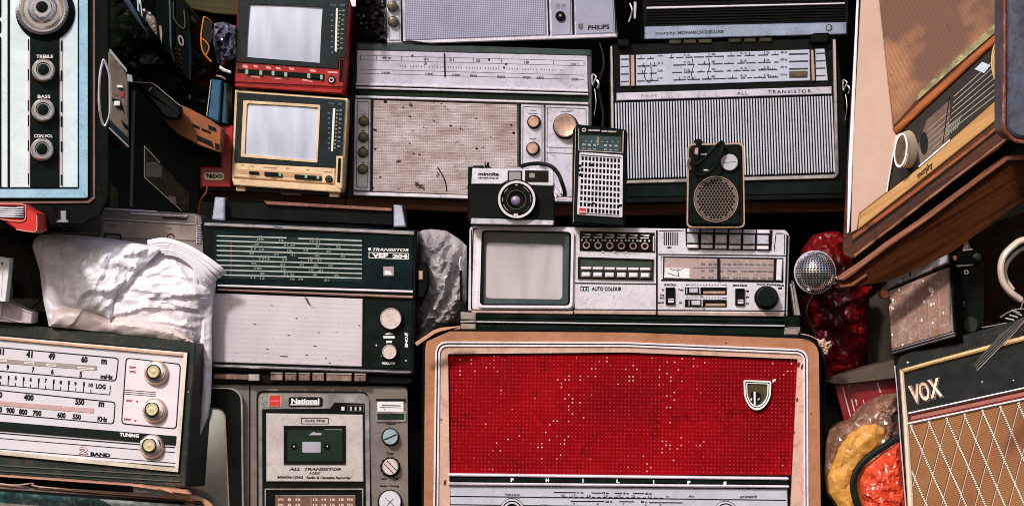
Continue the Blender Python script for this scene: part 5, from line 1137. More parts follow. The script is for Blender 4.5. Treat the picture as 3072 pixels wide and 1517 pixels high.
for i in range(13):
    u = 1 + i * 22.6
    if i % 2: p.line(u + 2, 1126 + i * 1.9, u, 1154 + i * 1.95, 2.6, .002, .0026); p.line(u + 2, 1124 + i * 1.9, u + 2, 1136 + i * 1.9, 5, .002, .0026)
    else: p.line(u, 1144 + i * 1.9, u, 1154 + i * 1.95, 2.2, .002, .0026)
p = t.part('lettering', INKR)
for s_, u, v, w_ in (('OFF', 397, 1101, 20), ('VOL', 398, 1114, 22), ('SW', 388, 1201, 18), ('MW', 383, 1257, 21)): p.text(s_, u, v, w_, 7, .003, ms, bold=.06)
for u, v in ((411, 1203), (406, 1261)): p.lathe(u, v, [(3.2, .0024), (3, .003)], 10)
p = t.part('triple_line', INK)
for i in range(3): p.line(371, 1168 + i * 6, 467, 1176 + i * 6, 1.6, .0024, .003)
t.part('tuning_strip', GRN).ext([(-140, 1250), (0, 1263), (529, 1307), (527, 1335), (0, 1292), (-140, 1280)], .002, .0034)
p = t.part('panel_lines', INK)
for a_, b_, w_ in ((1298, 1341, 3), (1314, 1356, 2), (1346, 1388, 2), (1358, 1399, 3)): p.line(-130, a_ - 11, 525, b_, w_, .002, .0028)
p = t.part('tuning_lettering', INKW); p.text('TUNING', 388, 1304, 58, 11, .0038, ms, bold=.05)
p = t.part('number_emblem', M('dark_red_outline', c(150, 30, 44), .5)); p.text('2', 251, 1351, 27, 22, .0028, ms, bold=.07)
p = t.part('number_emblem_core', INKW); p.text('2', 251, 1351, 23, 18, .0031, ms, bold=-.005)
p = t.part('band_lettering', INK); p.text('BAND', 301, 1362, 60, 11, .0028, ms, bold=.05)
for u, v in ((464, 1118), (459, 1231), (451, 1339)):
    k = t.part('round_knob', BRASS); k.lathe(u + 2, v, [(37, .0024), (37, .008), (34, .011), (30, .011)], 40)
    kk = k.sub('knob_ring', CHR); kk.lathe(u - 1, v - 2, [(31, .011), (29, .017), (23, .018)], 40)
    kk = k.sub('knob_collar', BLK); kk.lathe(u - 4, v - 4, [(22, .017), (22, .021), (19, .021)], 36)
    kk = k.sub('knob_face', M('brass_face', c(206, 190, 150), .35, .3, .12)); kk.lathe(u - 4, v - 4, [(18.5, .020), (18.5, .0235), (16, .0245), (6, .0240), (3, .0245)], 32)
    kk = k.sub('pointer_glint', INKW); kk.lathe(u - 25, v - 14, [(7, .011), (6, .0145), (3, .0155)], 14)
p = t.part('screw', BRASS); p.lathe(565, 1175, [(3, 0), (2.5, .001)], 8)
t.fin()

# ================================================================== 17 device under it
t = T('tuner_radio', 'radio with dark teal dial and curved tan rim, under the two band radio', 'radio', (250, 1620), 4.40, m=.085)
p = t.part('cabinet', M('taupe_frame', c(132, 110, 104), .35, .3, .3, vs=20, dirt=.4)); p.ext(rnd([(-200, 1432), (0, 1452), (560, 1498), (600, 1512), (610, 1700), (-200, 1700)], [2, 2, 20, 20, 2, 2]), -.14, 0, .003)
p = t.part('trim_line', M('peach_edge', c(216, 170, 152), .35, .2, .3)); p.tube([(-100, 1440, .002), (0, 1450, .004), (50, 1454, .006), (103, 1448, .006), (118, 1459, .006), (410, 1479, .005), (500, 1482, .004)], 2.4, seg=6, k=3)
p.tube([(162, 1466, .003), (400, 1484, .004), (520, 1492, .003)], 2.4, seg=6, k=2)
p = t.part('dial_outline', INK); p.ext([(-200, 1448), (0, 1465), (553, 1504), (553, 1512), (0, 1472), (-200, 1455)], 0, .0045)
t.part('dial_glass', M('marbled_teal', c(26, 70, 74), .18, 0, .9, vs=20, dirt=.6, ds=30, dcol=c(130, 150, 160), bump=0, coat=.5)).ext([(-200, 1456), (0, 1473), (350, 1500), (356, 1700), (-200, 1700)], 0, .006)
t.part('dial_frame', CHR).ext([(-200, 1490), (0, 1507), (180, 1521), (180, 1530), (0, 1516), (-200, 1500)], .006, .009)
t.part('curved_rim', M('tan_rim', c(206, 150, 112), .4, 0, .3, dirt=.5, ds=90)).tube([(500, 1484, .0), (560, 1490, .006), (606, 1503, .008), (636, 1530, .008), (646, 1600, .006)], 11, seg=10, flat=.6)
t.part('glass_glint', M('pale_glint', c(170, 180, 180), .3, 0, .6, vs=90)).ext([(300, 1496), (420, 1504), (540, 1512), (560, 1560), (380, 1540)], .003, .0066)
p = t.part('rim_rib', INK)
for i in range(4): p.line(580 + i * 3, 1502 + i * 8, 606 + i * 3, 1505 + i * 8, 3.5, .006, .0165)
t.fin()
t = T('wooden_strip', 'thin reddish strip of split wood under the front edge of the two band radio', 'strip', (300, 1470), 4.33, m=.07)
p = t.part('strip', M('pink_split_wood', c(200, 140, 118), .5, 0, .3, dirt=.4)); p.ext([(-60, 1422), (0, 1425), (390, 1451), (560, 1470), (572, 1482), (540, 1478), (386, 1456), (0, 1429), (-60, 1426)], -.02, 0, .0004); p.line(470, 1462, 520, 1478, 2, 0, .002); t.fin()

# ================================================================== 18 white cloth bag over a box
WB = NB('white_plastic_cloth'); n1 = WB.noise(11, 5, .6); n3 = WB.noise(70, 6, .6); X_ = WB.xyz()
WB.bump(WB.math('ADD', WB.noise(22, 4, .6, dist=.8), WB.math('MULTIPLY', n3, .15)), .3, .002)
WB = WB.fin(WB.mix(WB.mp(n1, .35, .65), c(242, 238, 248), c(224, 212, 220)), .42, 0, .1)
WB2 = M('pinkish_plastic_film', c(214, 196, 194), .45, 0, .1, vs=14, bump=.15, bs=40)
t = T('white_plastic_bag', 'crumpled white plastic bag folded over a box, on the two band radio', 'bag', (370, 1010), 4.40, m=.03)
p = t.part('bag', WB)
p.blob([(97, 738), (104, 716), (119, 704), (167, 701), (240, 706), (318, 715), (430, 731), (490, 742), (560, 770), (610, 800), (640, 850), (634, 914), (617, 930), (626, 953), (609, 977), (606, 1010), (590, 1030), (440, 1012), (300, 996), (147, 979), (130, 900), (119, 812)],
       0, .035, 36, folds=[(483, 742, 336, 900, .012, 22), (336, 900, 330, 960, .008, 10), (336, 955, 186, 908, .009, 14), (640, 884, 440, 896, .008, 14), (596, 930, 430, 925, .007, 12), (440, 925, 330, 952, .008, 12), (560, 1000, 500, 980, .006, 10), (180, 700, 192, 904, .005, 30), (520, 770, 600, 880, .006, 16), (540, 850, 420, 860, .004, 12), (560, 960, 590, 1010, .005, 9), (520, 800, 440, 830, .004, 12), (230, 920, 205, 985, .004, 10), (128, 712, 152, 960, .006, 16), (640, 850, 470, 820, .007, 13), (634, 900, 400, 870, .006, 14), (620, 940, 480, 905, .006, 12), (604, 985, 450, 965, .007, 12), (640, 870, 560, 790, .006, 10), (430, 740, 250, 720, .004, 12), (600, 1010, 540, 940, .005, 9)],
       namp=.007, nsc=74, seed=2, crease=26, step=5, ridge=.5, back=.08)
p = t.part('pleats', WB)
for i in range(6):
    x0, y0 = 444 + i * 10, 728 + i * 6; x3, y3 = 672 - i * 13, 822 + i * 9
    p.tube([(x0, y0, .030), (x0 + 55 - i * 2, y0 - 6 + i * 3, .038 - i * .001), (x0 + 130 - i * 8, y0 + 20 + i * 5, .036 - i * .001), (x3 - 20, y3 - 22, .030 - i * .001), (x3, y3, .016)], 8.5 - (i % 3), seg=8, flat=.45, k=6)
p = t.part('hanging_flap', WB)
p.blob([(585, 900), (640, 880), (636, 950), (636, 1080), (632, 1200), (624, 1250), (600, 1304), (604, 1200), (610, 1090), (594, 1030)], .0, .008, 9, folds=[(612, 940, 622, 1240, .005, 8)], namp=.003, nsc=30, step=4, seed=6, back=.005)
p = t.part('film_fold', WB2); p.blob([(150, 978), (160, 930), (235, 910), (330, 948), (430, 955), (520, 985), (580, 1026), (440, 1010), (300, 994)], .026, .012, 14, folds=[(262, 918, 205, 985, .006, 10), (480, 960, 520, 1000, .005, 9)], namp=.004, nsc=70, crease=26, step=5, seed=11, back=.02, ridge=.2)
p = t.part('front_flap', WB); p.blob(rnd([(236, 792), (262, 756), (300, 738), (350, 735), (400, 728), (484, 745), (452, 778), (420, 808), (380, 850), (344, 890), (336, 920), (334, 948), (329, 968), (322, 950), (280, 934), (240, 926), (190, 908), (200, 872), (222, 836)], 12, 3), .036, .014, 26, folds=[(270, 835, 312, 822, .007, 10), (232, 770, 290, 790, .008, 14), (290, 790, 300, 740, .007, 12), (350, 730, 300, 850, .005, 22), (250, 900, 380, 820, .004, 24)], namp=.010, nsc=64, crease=26, step=5, seed=15, back=.02, ridge=.7)
t.fin()

# ================================================================== 19 grey camcorder type case on the bag
t = T('video_camera', 'taupe grey plastic device with ribbed end and red lamp behind the white bag', 'video camera', (440, 770), 4.46, m=.035)
p = t.part('body', GREYP); p.ext(rnd([(296, 632), (304, 622), (580, 640), (600, 648), (644, 740), (644, 790), (480, 800), (296, 740)], 5), -.1, 0, .002)
p = t.part('top_plate', SILV); p.ext([(304, 622), (470, 632), (470, 637), (306, 628)], 0, .003, .0006); p.ext([(392, 636), (565, 645), (562, 651), (392, 642)], 0, .003, .0006)
p = t.part('body_line', SILV); p.line(306, 655, 590, 673, 2.4, 0, .003); p.line(588, 650, 590, 730, 2, 0, .003)
p = t.part('side_panel', TAUPE); p.ext([(306, 660), (588, 677), (588, 722), (360, 712), (356, 702), (318, 700), (306, 704)], 0, .0024, .0008)
p = t.part('cut_outs', INK); p.frame([(314, 698), (362, 702), (364, 720), (314, 716)], [(318, 702), (358, 706), (360, 718), (318, 714)], 0, .003); p.tube([(500, 714, .003), (505, 704, .003), (516, 702, .003), (524, 712, .003)], 1.6, seg=5, k=3)
p.ext(quad(486, 651, 560, 655, .05), 0, .0024)
p = t.part('end_vents', SILV)
for i in range(8): p.line(591 - i * .3, 676 + i * 7, 602, 678 + i * 7, 2.4, 0, .004)
for i in range(3): p.line(616, 740 + i * 9, 636, 748 + i * 9, 2.4, 0, .003)
t.part('red_lamp', M('red_lamp_lens', c(214, 40, 62), .25, 0, .2, coat=.4)).ext(rnd([(610, 702), (632, 704), (637, 726), (614, 728)], 2), 0, .006, .001)
t.part('end_glass', TEAL).ext([(600, 672), (612, 672), (630, 700), (610, 702)], 0, .003, .0006)
p = t.part('faint_marks', INKG); p.ext(quad(324, 674, 350, 677, .02), .0024, .0027); p.ext(quad(326, 680, 346, 682, .02), .0024, .0027); p.ext(quad(500, 684, 516, 687, .02), .0024, .0027)
t.fin()

# ================================================================== 20 papers at the left edge
t = T('red_folder', 'bright red folder packed with white papers at the left edge', 'folder', (50, 695), 4.2, m=.2)
p = t.part('cover', REDB); p.ext([(-40, 610), (66, 612), (76, 622), (110, 640), (114, 690), (96, 698), (50, 690), (0, 655), (-40, 645)], -.08, 0, .002)
p = t.part('cover_edge', M('pink_edge', c(234, 150, 136), .5)); p.tube([(-40, 611, .002), (66, 613, .002), (76, 624, .002), (76, 655, .002), (60, 664, .002), (20, 660, .002), (-30, 650, .002)], 1.8, seg=6, k=3); p.tube([(48, 688, .002), (94, 695, .002), (110, 688, .002), (110, 645, .002)], 1.8, seg=6, k=3)
p = t.part('papers', PAPER)
for i in range(5): p.ext([(-40, 619 + i * 6.5), (40, 622 + i * 6.5), (70, 620 + i * 7.5), (71, 624 + i * 7), (40, 626.5 + i * 6.5), (-40, 624 + i * 6.5)], 0, .004, .0006)
p = t.part('paper_gap', INK); p.ext([(-40, 616), (70, 618), (73, 656), (-40, 648)], 0, .0026)
t.fin()
t = T('paper_sheet', 'upright white sheets with a punched hole at the left edge', 'papers', (5, 905), 4.34, m=.0)
p = t.part('sheets', PAPER); p.ext([(-60, 768), (6, 770), (10, 773), (30, 774), (24, 840), (16, 905), (-60, 900)], -.03, 0, .0008); p.line(8, 800, 2, 890, 1.6, 0, .001)
t.part('punched_hole', INK).ext(ell(6, 790, 2.6, 5, 10), 0, .0004); t.fin()
t = T('open_box', 'open pinkish white carton below the punched sheets', 'box', (40, 968), 4.38, m=.1)
p = t.part('carton', M('pinkish_carton', c(196, 176, 184), .6, 0, .15, vs=12)); p.ext([(-60, 902), (8, 902), (30, 910), (96, 938), (93, 970), (60, 968), (-60, 960)], -.06, 0, .001)
p = t.part('carton_flap', PAPER); p.ext([(-60, 905), (8, 905), (2, 952), (-60, 948)], 0, .003, .0006); p.line(4, 950, 64, 966, 3, 0, .003); p.line(8, 903, 96, 938, 2, 0, .0025)
t.fin()
t = T('olive_case', 'dull olive brown case in the dark gap left of the white bag', 'case', (80, 930), 4.50, m=.03)
p = t.part('case', M('dull_olive', c(52, 44, 24), .6, 0, .4, vs=12)); p.ext(rnd([(-60, 892), (130, 896), (140, 936), (-60, 920)], 3), -.05, 0, .001); p.ext(rnd([(22, 838), (34, 834), (40, 850), (40, 896), (20, 892)], 4), -.03, 0, .001); t.fin()
t = T('metal_rail', 'thin pale rail in the dark gap under the pale blue radio', 'rail', (240, 700), 4.46, m=.02)
t.part('rail', M('dim_rail', c(140, 116, 108), .5)).ext([(140, 695), (296, 698), (296, 702), (140, 699)], -.01, 0, .0005); t.fin()
t = T('leather_case', 'black brown leather case below the pale blue radio, behind the red folder', 'case', (120, 830), 4.52, m=.3)
t.part('case', M('dark_brown_leather', c(24, 15, 12), .5, 0, .5, vs=12)).ext(rnd([(-60, 700), (60, 705), (160, 820), (170, 960), (-60, 960)], 12), -.08, 0, .004); t.fin()

# ================================================================== 21 grey crumpled bag between the radios
GBG = NB('grey_crumpled_bag'); n1 = GBG.noise(20, 5); GBG.bump(GBG.noise(24, 4, .6, dist=1), .25, .002)
GBG = GBG.fin(GBG.mix(GBG.mp(n1, .35, .65), c(132, 126, 130), c(186, 178, 181)), .4, 0, .2)
t = T('grey_plastic_bag', 'crumpled grey plastic bag squeezed between the dark green radio and the combination unit', 'bag', (1320, 1010), 4.52)
t.part('bag', GBG).blob([(1245, 704), (1268, 690), (1295, 687), (1338, 692), (1377, 716), (1400, 738), (1400, 900), (1384, 940), (1377, 964), (1311, 988), (1262, 1040), (1245, 1040)], 0, .04, 24,
    folds=[(1262, 728, 1300, 745, .010, 10), (1300, 745, 1330, 715, .012, 12), (1325, 790, 1372, 745, .014, 14), (1330, 790, 1330, 860, .012, 12), (1345, 820, 1330, 920, .012, 10), (1250, 955, 1330, 950, .010, 12), (1330, 715, 1385, 740, .010, 9), (1290, 760, 1312, 800, .008, 10), (1350, 900, 1380, 850, .01, 8)],
    namp=.014, nsc=46, seed=21, crease=9, step=7, ridge=.6, back=.02); t.fin()

# ================================================================== 22 microphone
t = T('microphone', 'round mesh headed microphone standing in front of the red bag', 'microphone', (2445, 900), 4.42)
o_ = t.L(2445, 816, 0); sc_ = t.pxs(2445, 816); R_ = 61 * sc_
mh = t.part('mesh_head', CHR); core = mh.sub('inner_foam', DARK); ring = mh.sub('head_band', SILV)
def sph(bm, r, nu, nv, holes):
    rows = []
    for j in range(nv + 1):
        ph = math.pi * j / nv
        rows.append([bm.verts.new((o_.x + r * math.sin(ph) * math.cos(2 * math.pi * (i + (j % 2) * .5) / nu), r * math.sin(ph) * math.sin(2 * math.pi * (i + (j % 2) * .5) / nu), o_.z + r * 1.04 * math.cos(ph))) for i in range(nu)])
    fs = []
    for j in range(nv):
        for i in range(nu):
            try: fs.append(bm.faces.new((rows[j][i], rows[j][(i + 1) % nu], rows[j + 1][(i + 1) % nu], rows[j + 1][i])))
            except ValueError: pass
    if holes:
        bmesh.ops.remove_doubles(bm, verts=bm.verts, dist=1e-6)
        res = bmesh.ops.inset_individual(bm, faces=list(bm.faces), thickness=r * .02, use_even_offset=True)
        inner = [f for f in bm.faces if f not in set(res['faces'])]
        bmesh.ops.delete(bm, geom=inner, context='FACES')
sph(mh.bm, R_, 38, 26, True); sph(core.bm, R_ * .94, 32, 20, False)
ring.frame(ell(2445, 816, 62.5, 65, 60), ell(2445, 816, 60, 62.5, 60), -.003, .003)
h_ = t.part('handle', BLK); h_.tube([(2445, 820, -.02), (2446, 830, -.10), (2448, 836, -.2)], 30, seg=16, k=2)
t.fin()

# ================================================================== 23 red bag
RBG = NB('red_shiny_bag'); n1 = RBG.noise(9, 5); RBG.bump(RBG.noise(20, 4, .6, dist=1), .25, .002)
RBG = RBG.fin(RBG.mix(RBG.mp(n1, .35, .65), c(40, 2, 4), c(136, 8, 10)), .4, 0, .12)
t = T('red_plastic_bag', 'crumpled shiny red plastic bag hanging behind the microphone', 'bag', (2510, 1130), 4.60)
t.part('bag', RBG).blob([(2410, 745), (2440, 705), (2476, 696), (2516, 694), (2552, 720), (2562, 800), (2590, 860), (2616, 858), (2602, 930), (2600, 1060), (2586, 1130), (2480, 1140), (2466, 1050), (2412, 990), (2402, 905), (2420, 880), (2400, 800)], 0, .05, 40,
    folds=[(2462, 700, 2500, 770, .012, 14), (2500, 760, 2492, 800, .012, 10), (2410, 905, 2460, 920, .012, 16), (2450, 910, 2510, 890, .012, 14), (2540, 880, 2560, 850, .01, 10), (2475, 950, 2490, 1060, .010, 14), (2520, 900, 2540, 1000, .01, 14), (2430, 930, 2425, 990, .008, 10)],
    namp=.014, nsc=52, seed=31, crease=9, step=8, ridge=.5, back=.02); t.fin()

# ================================================================== 24 wooden valve radio, top right
CRM = M('pinkish_cream_panel', c(182, 148, 130), .4, 0, .08, vs=6, dirt=.2, dcol=c(170, 130, 104))
GOLD = M_wood('golden_strip', c(146, 98, 48), c(206, 164, 106), sc=.6)
WRD = M_wood('red_brown_wood', c(14, 6, 3), c(94, 44, 20), sc=1.0, wear=.8)
GRB = NB('brown_woven_grille'); X_ = GRB.xyz(); l1 = GRB.math('SINE', GRB.math('MULTIPLY', X_[0], 1000)); l2 = GRB.math('SINE', GRB.math('MULTIPLY', X_[2], 1400))
wv = GRB.mp(GRB.math('MAXIMUM', l1, l2), 0, 1); st_ = GRB.mp(GRB.noise(5.5, 4, .55), .44, .53); sp = GRB.mp(GRB.noise(60, 6, .7), .63, .67)
GRB.bump(wv, .2, .0006)
GRB = GRB.fin(GRB.mix(sp, GRB.mix(GRB.mp(wv, 0, 1, .55, 1), c(104, 60, 32), GRB.mix(st_, c(92, 50, 26), c(158, 106, 62))), c(50, 26, 14)), .6)
t = T('wooden_radio', 'large tilted wooden valve radio with cream side panel and brown cloth grille, upper right', 'radio', (2540, 765), 4.44, X=(1, -.36, .62), Z=(-.2, .40, 1))
t.part('back_shell', DARK).ext([(2579, -90), (3028, -90), (3020, 416), (2985, 444), (2800, 575), (2652, 685), (2560, 760), (2535, 755), (2550, 400)], -.05, 0, .0)  # body coloured black so the gap under the plinth reads as shade
p = t.part('cabinet', WRD); p.ext([(2577, -90), (3030, -90), (3024, 420), (2990, 450), (2800, 585), (2650, 695), (2556, 775), (2530, 765), (2527, 740), (2545, 400)], 0, .003, .001)
p = t.part('edge_trim', WHT); p.ext([(2573, -90), (2579, -90), (2552, 600), (2546, 696), (2540, 700), (2544, 500)], 0, .007, .001)
p = t.part('edge_groove', INK); p.ext([(2579, -90), (2584, -90), (2556, 600), (2551, 694), (2546, 697), (2552, 500)], 0, .0052)
p = t.part('cream_panel', CRM); p.ext([(2586, -90), (2640, -90), (2637, 0), (2679, 389), (2691, 407), (2658, 577), (2577, 640), (2570, 688), (2552, 698), (2560, 400)], 0, .007, .001)
p = t.part('lower_strip', GOLD); p.ext([(2577, 642), (2658, 579), (2760, 500), (3006, 284), (3008, 338), (2985, 362), (2800, 510), (2573, 688)], 0, .007, .0012)
p = t.part('speaker_grille', GRB); p.ext([(2638, -90), (3010, -90), (3008, 52), (2840, 205), (2679, 380), (2637, 0)], 0, .0042, .001)
p = t.part('grille_edge', M('green_gold_strip', c(118, 108, 70), .4, .2, .8, vs=60, dirt=.6, ds=50, dcol=c(196, 180, 130))); p.ext([(3008, 50), (3008, 78), (2850, 214), (2752, 302), (2756, 280), (2850, 192)], .003, .0056)
p = t.part('grille_rail', M_wood('orange_wood_rail', c(110, 54, 24), c(186, 104, 54), sc=1)); p.ext([(2676, 384), (2684, 380), (2760, 304), (3008, 80), (3008, 104), (2700, 390), (2684, 400)], 0, .011, .002)
p = t.part('dial_glass', M('dark_brown_dial', c(36, 28, 22), .12, 0, .5, vs=8, bump=0, coat=.4)); p.ext([(2692, 404), (3008, 106), (3008, 282), (2760, 498), (2662, 574)], 0, .0048)
p = t.part('dial_band', M('brown_dial_band', c(96, 70, 54), .3, 0, .3, vs=12)); p.ext([(2780, 360), (2850, 300), (2846, 420), (2760, 494), (2758, 430)], .004, .0052)  # lighter brown band of the dial
p = t.part('dial_lines', M('pale_dial_line', c(136, 128, 114), .4, 0, .3))
for i in range(7): p.line(2862 - i * 3, 290 + i * 18, 3006, 160 + i * 18.5, 2.8, .0052, .0058)
for i in range(6): p.line(2782, 392 + i * 17, 2850, 332 + i * 17, 2.4, .0052, .0056)
for i in range(9): p.line(2824 + i * 6, 424 - i * 5, 2836 + i * 6, 384 - i * 5, 2, .0052, .0056)
t.part('dial_tab', M('pale_blue_tab', c(176, 186, 204), .4)).ext([(2924, 208), (2946, 186), (2972, 196), (2952, 220)], .0052, .007)
t.part('dial_divider', INK).line(2848, 290, 2828, 430, 2.5, .0052, .0062)
p = t.part('dial_edge', WHT); p.tube([(2690, 408, .008), (2676, 480, .008), (2660, 576, .008)], 2.4, seg=6, k=2); p.line(2756, 500, 2850, 420, 4, .004, .009)
CRK = M('cream_fluted_knob', c(220, 196, 166), .4, 0, .12, dirt=.2)
k = t.part('fluted_knob', CRK)
def oknob(k, cu_, cv_, ru, rv, du, dv, h0, h1, n=36):
    A = [k.v(cu_ + ru * math.cos(2 * math.pi * i / n) * (1 + .03 * (i % 2)), cv_ + rv * math.sin(2 * math.pi * i / n) * (1 + .03 * (i % 2)), h0) for i in range(n)]
    Bv = [k.v(cu_ - du + ru * .92 * math.cos(2 * math.pi * i / n), cv_ - dv + rv * .92 * math.sin(2 * math.pi * i / n), h1) for i in range(n)]
    a_ = [k.bm.verts.new(x) for x in A]; b_ = [k.bm.verts.new(x) for x in Bv]
    for i in range(n): k.bm.faces.new((a_[i], a_[(i + 1) % n], b_[(i + 1) % n], b_[i]))
    k.bm.faces.new(b_)
oknob(k, 2728, 448, 24, 56, 26, -3, .004, .035)
kk = k.sub('knob_face', M('dark_gold_face', c(84, 60, 36), .3, .4, .5, vs=90)); kk.ext(ell(2702, 451, 14, 43, 24, rot=.12), .035, .036)
kk = k.sub('knob_rim', WHT); kk.frame(ell(2702, 451, 20, 52, 30, rot=.12), ell(2702, 451, 16, 46, 30, rot=.12), .034, .038)
k = t.part('fluted_knob', CRK); oknob(k, 2998, 186, 20, 66, 6, 0, .004, .02)
kk = k.sub('knob_rings', M('gold_ring', c(196, 156, 96), .3, .4, .2))
for r in (.95, .72, .5, .28): kk.frame(ell(2992, 186, 19 * r, 64 * r, 28), ell(2992, 186, 16 * r, 57 * r, 28), .02, .0225 + (1 - r) * .004)
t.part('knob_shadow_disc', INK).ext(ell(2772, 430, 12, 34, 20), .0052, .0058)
t.part('lettering', M('dark_brown_ink', c(40, 24, 14), .5)).text('murphy', 2775, 512, 64, 20, .0076, rot=math.radians(-39), shear=.5, bold=.04)
p = t.part('moulding', M_wood('worn_orange_moulding', c(70, 28, 12), c(176, 96, 54), sc=1.4, wear=.9)); p.ext([(2556, 706), (2700, 600), (2860, 478), (3010, 362), (3012, 372), (2862, 490), (2702, 613), (2558, 720)], .003, .0065, .001)
p = t.part('moulding_groove', INK); p.ext([(2556, 722), (2702, 615), (2862, 492), (3012, 374), (3012, 381), (2862, 500), (2702, 624), (2556, 732)], .003, .0036)
p = t.part('worn_edge', M_wood('pale_worn_edge', c(60, 26, 14), c(190, 128, 98), sc=2, wear=1)); p.ext([(2560, 764), (2700, 656), (2850, 540), (3016, 414), (3018, 420), (2852, 548), (2702, 664), (2562, 772)], .003, .0052, .001)
t.fin()

# worn vinyl case right of it
t = T('vinyl_case', 'scuffed blue grey vinyl case with red brown edge at the right border', 'case', (3050, 420), 4.2)
p = t.part('case', M('scuffed_blue_vinyl', c(76, 82, 100), .4, 0, .5, vs=40, dirt=.6, ds=60, dcol=c(24, 22, 28), bump=.8, bs=120)); p.ext(rnd([(3018, -90), (3140, -90), (3140, 418), (3050, 414), (3018, 388)], [2, 2, 2, 20, 26]), -.1, 0, .004)
p = t.part('edge_strip', M('red_brown_edge', c(120, 52, 36), .35, 0, .3, dirt=.4, dcol=c(220, 170, 150))); p.tube([(3014, -90, .0), (3014, 200, .002), (3012, 370, .002), (3026, 404, .002), (3056, 424, .002), (3140, 428, .0)], 6, seg=8, k=5); t.fin()

# shelf board under the wooden radio
t = T('shelf_board', 'rough dark brown board sloping up to the right under the wooden radio', 'board', (2800, 860), 4.43, m=-.6, pitch=22)
p = t.part('board', M_wood('rough_dark_board', c(20, 9, 4), c(104, 56, 28), sc=.5, wear=.6)); p.ext([(2520, 843), (2600, 792), (2760, 682), (3022, 484), (3140, 484), (3140, 560), (3072, 602), (2857, 757), (2669, 843), (2560, 862), (2520, 860)], -.008, 0, .001)
p = t.part('front_lip', M_wood('pale_split_edge', c(84, 44, 30), c(168, 108, 84), sc=1, wear=.5)); p.ext([(2518, 838), (2590, 790), (2660, 736), (2760, 668), (2900, 566), (3020, 474), (3140, 470), (3140, 482), (3024, 483), (2960, 530), (2830, 627), (2764, 676), (2664, 744), (2600, 792), (2560, 824), (2530, 843)], -.006, .006, .001)
p.ext([(2520, 858), (2556, 853), (2600, 824), (2602, 827), (2560, 857), (2522, 862)], 0, .004)
t.fin()
t = T('rusty_rod', 'thin rusty rod sloping up under the sloping board', 'rod', (2900, 740), 4.56, m=-.5)
t.part('rod', M('rusty_metal', c(150, 78, 54), .6, .1, .4, vs=60)).tube([(2800, 768, 0), (2880, 728, .002), (2980, 672, 0)], 2.4, seg=6, k=2); t.fin()
t = T('back_panel', 'dim brown fibreboard panel behind the small worn radio on the right', 'panel', (2900, 1000), 4.86)
t.part('panel', M('dim_brown_board', c(40, 26, 16), .7, 0, .5, vs=8, dirt=.3, dcol=c(70, 50, 30))).ext([(2595, 800), (3300, 560), (3300, 1100), (2600, 1150)], -.01, 0); t.fin()

# ================================================================== 25 small things on the amplifier
RUST = M('worn_pink_brown_metal', c(156, 118, 100), .4, .3, .3, vs=18, dirt=.5, ds=70, dcol=c(220, 205, 200))
t = T('pocket_radio', 'worn pinkish brown pocket radio with vertical ridges leaning on the black amplifier', 'radio', (2760, 1050), 4.44, X=(1, -.6, .41), Z=(-.06, .78, 1))
p = t.part('body', BLK); p.ext([(2661, 842), (2855, 756), (2866, 1005), (2676, 1062)], -.03, 0, .001)
p = t.part('top_panel', TAUPE); p.ext([(2661, 839), (2842, 760), (2842, 788), (2662, 864)], 0, .004, .001)
for q in ([(2690, 840), (2706, 834), (2706, 846), (2690, 850)], [(2794, 792), (2814, 784), (2814, 798), (2794, 806)]): t.part('slide_switch', CHR).ext(q, .004, .009, .001)
t.part('top_marks', INK).ext([(2728, 818), (2732, 816), (2732, 828), (2728, 830)], .004, .0044)
t.part('top_corner', SILV).ext([(2818, 773), (2840, 763), (2840, 786), (2818, 796)], .004, .006, .0008)
p = t.part('front_panel', RUST); p.ext([(2663, 873), (2845, 800), (2858, 992), (2674, 1046)], 0, .004, .001)
p = t.part('ridges', CHR)
for i, (u0, v0, u1, v1) in enumerate(((2720, 880, 2728, 1018), (2750, 864, 2756, 1018), (2781, 890, 2786, 1006), (2811, 850, 2817, 1000), (2844, 802, 2851, 992))): p.line(u0, v0, u1, v1, 2.6 + (i == 4) * 2, .004, .006)
t.part('ridge_faint', TAUPE).line(2693, 892, 2700, 1034, 1.6, .004, .005)
p = t.part('paint_spots', INKW); rg = random.Random(3)
for u, v, n_ in ((2675, 910, 12), (2795, 880, 12), (2797, 922, 6)):
    for i in range(n_): p.ext(ell(u + rg.uniform(-7, 7), v + rg.uniform(-16, 16), rg.uniform(1, 3.5), rg.uniform(1, 4.5), 6, rot=rg.random()), .004, .0044 + rg.random() * .0003)
for u, v in ((2697, 869), (2769, 842), (2830, 938), (2771, 905), (2765, 960), (2677, 1003), (2708, 1033), (2798, 968)): p.ext(ell(u, v, 2.5, 4, 7), .004, .0045)
p = t.part('lower_edge', CHR); p.line(2675, 1050, 2862, 996, 3, 0, .005); p.line(2676, 1058, 2864, 1004, 2, 0, .003)
t.fin()
t = T('round_tin', 'small reddish round tin end left of the worn pinkish pocket radio', 'tin', (2652, 890), 4.5)
t.part('tin', M('rust_red_tin', c(120, 56, 44), .4, .3, .5)).lathe(2654, 882, [(14, -.02), (14, 0), (11, .002)], 24); t.fin()
t = T('black_camera', 'black folding camera with chrome ring standing between the worn radio and the headband', 'camera', (2910, 1000), 4.50, m=-.2)
p = t.part('body', BLK); p.ext(rnd([(2864, 748), (2944, 738), (2960, 800), (2956, 985), (2870, 1002)], 6), -.05, 0, .003)
p = t.part('upper_block', BLK); p.ext(rnd([(2872, 752), (2938, 746), (2940, 792), (2872, 796)], 4), 0, .012, .002)
t.part('chrome_cone', M('pinkish_chrome_cone', c(176, 144, 136), .25, .6, .2)).ext([(2897, 722), (2904, 722), (2914, 746), (2890, 750)], -.01, .01, .003)
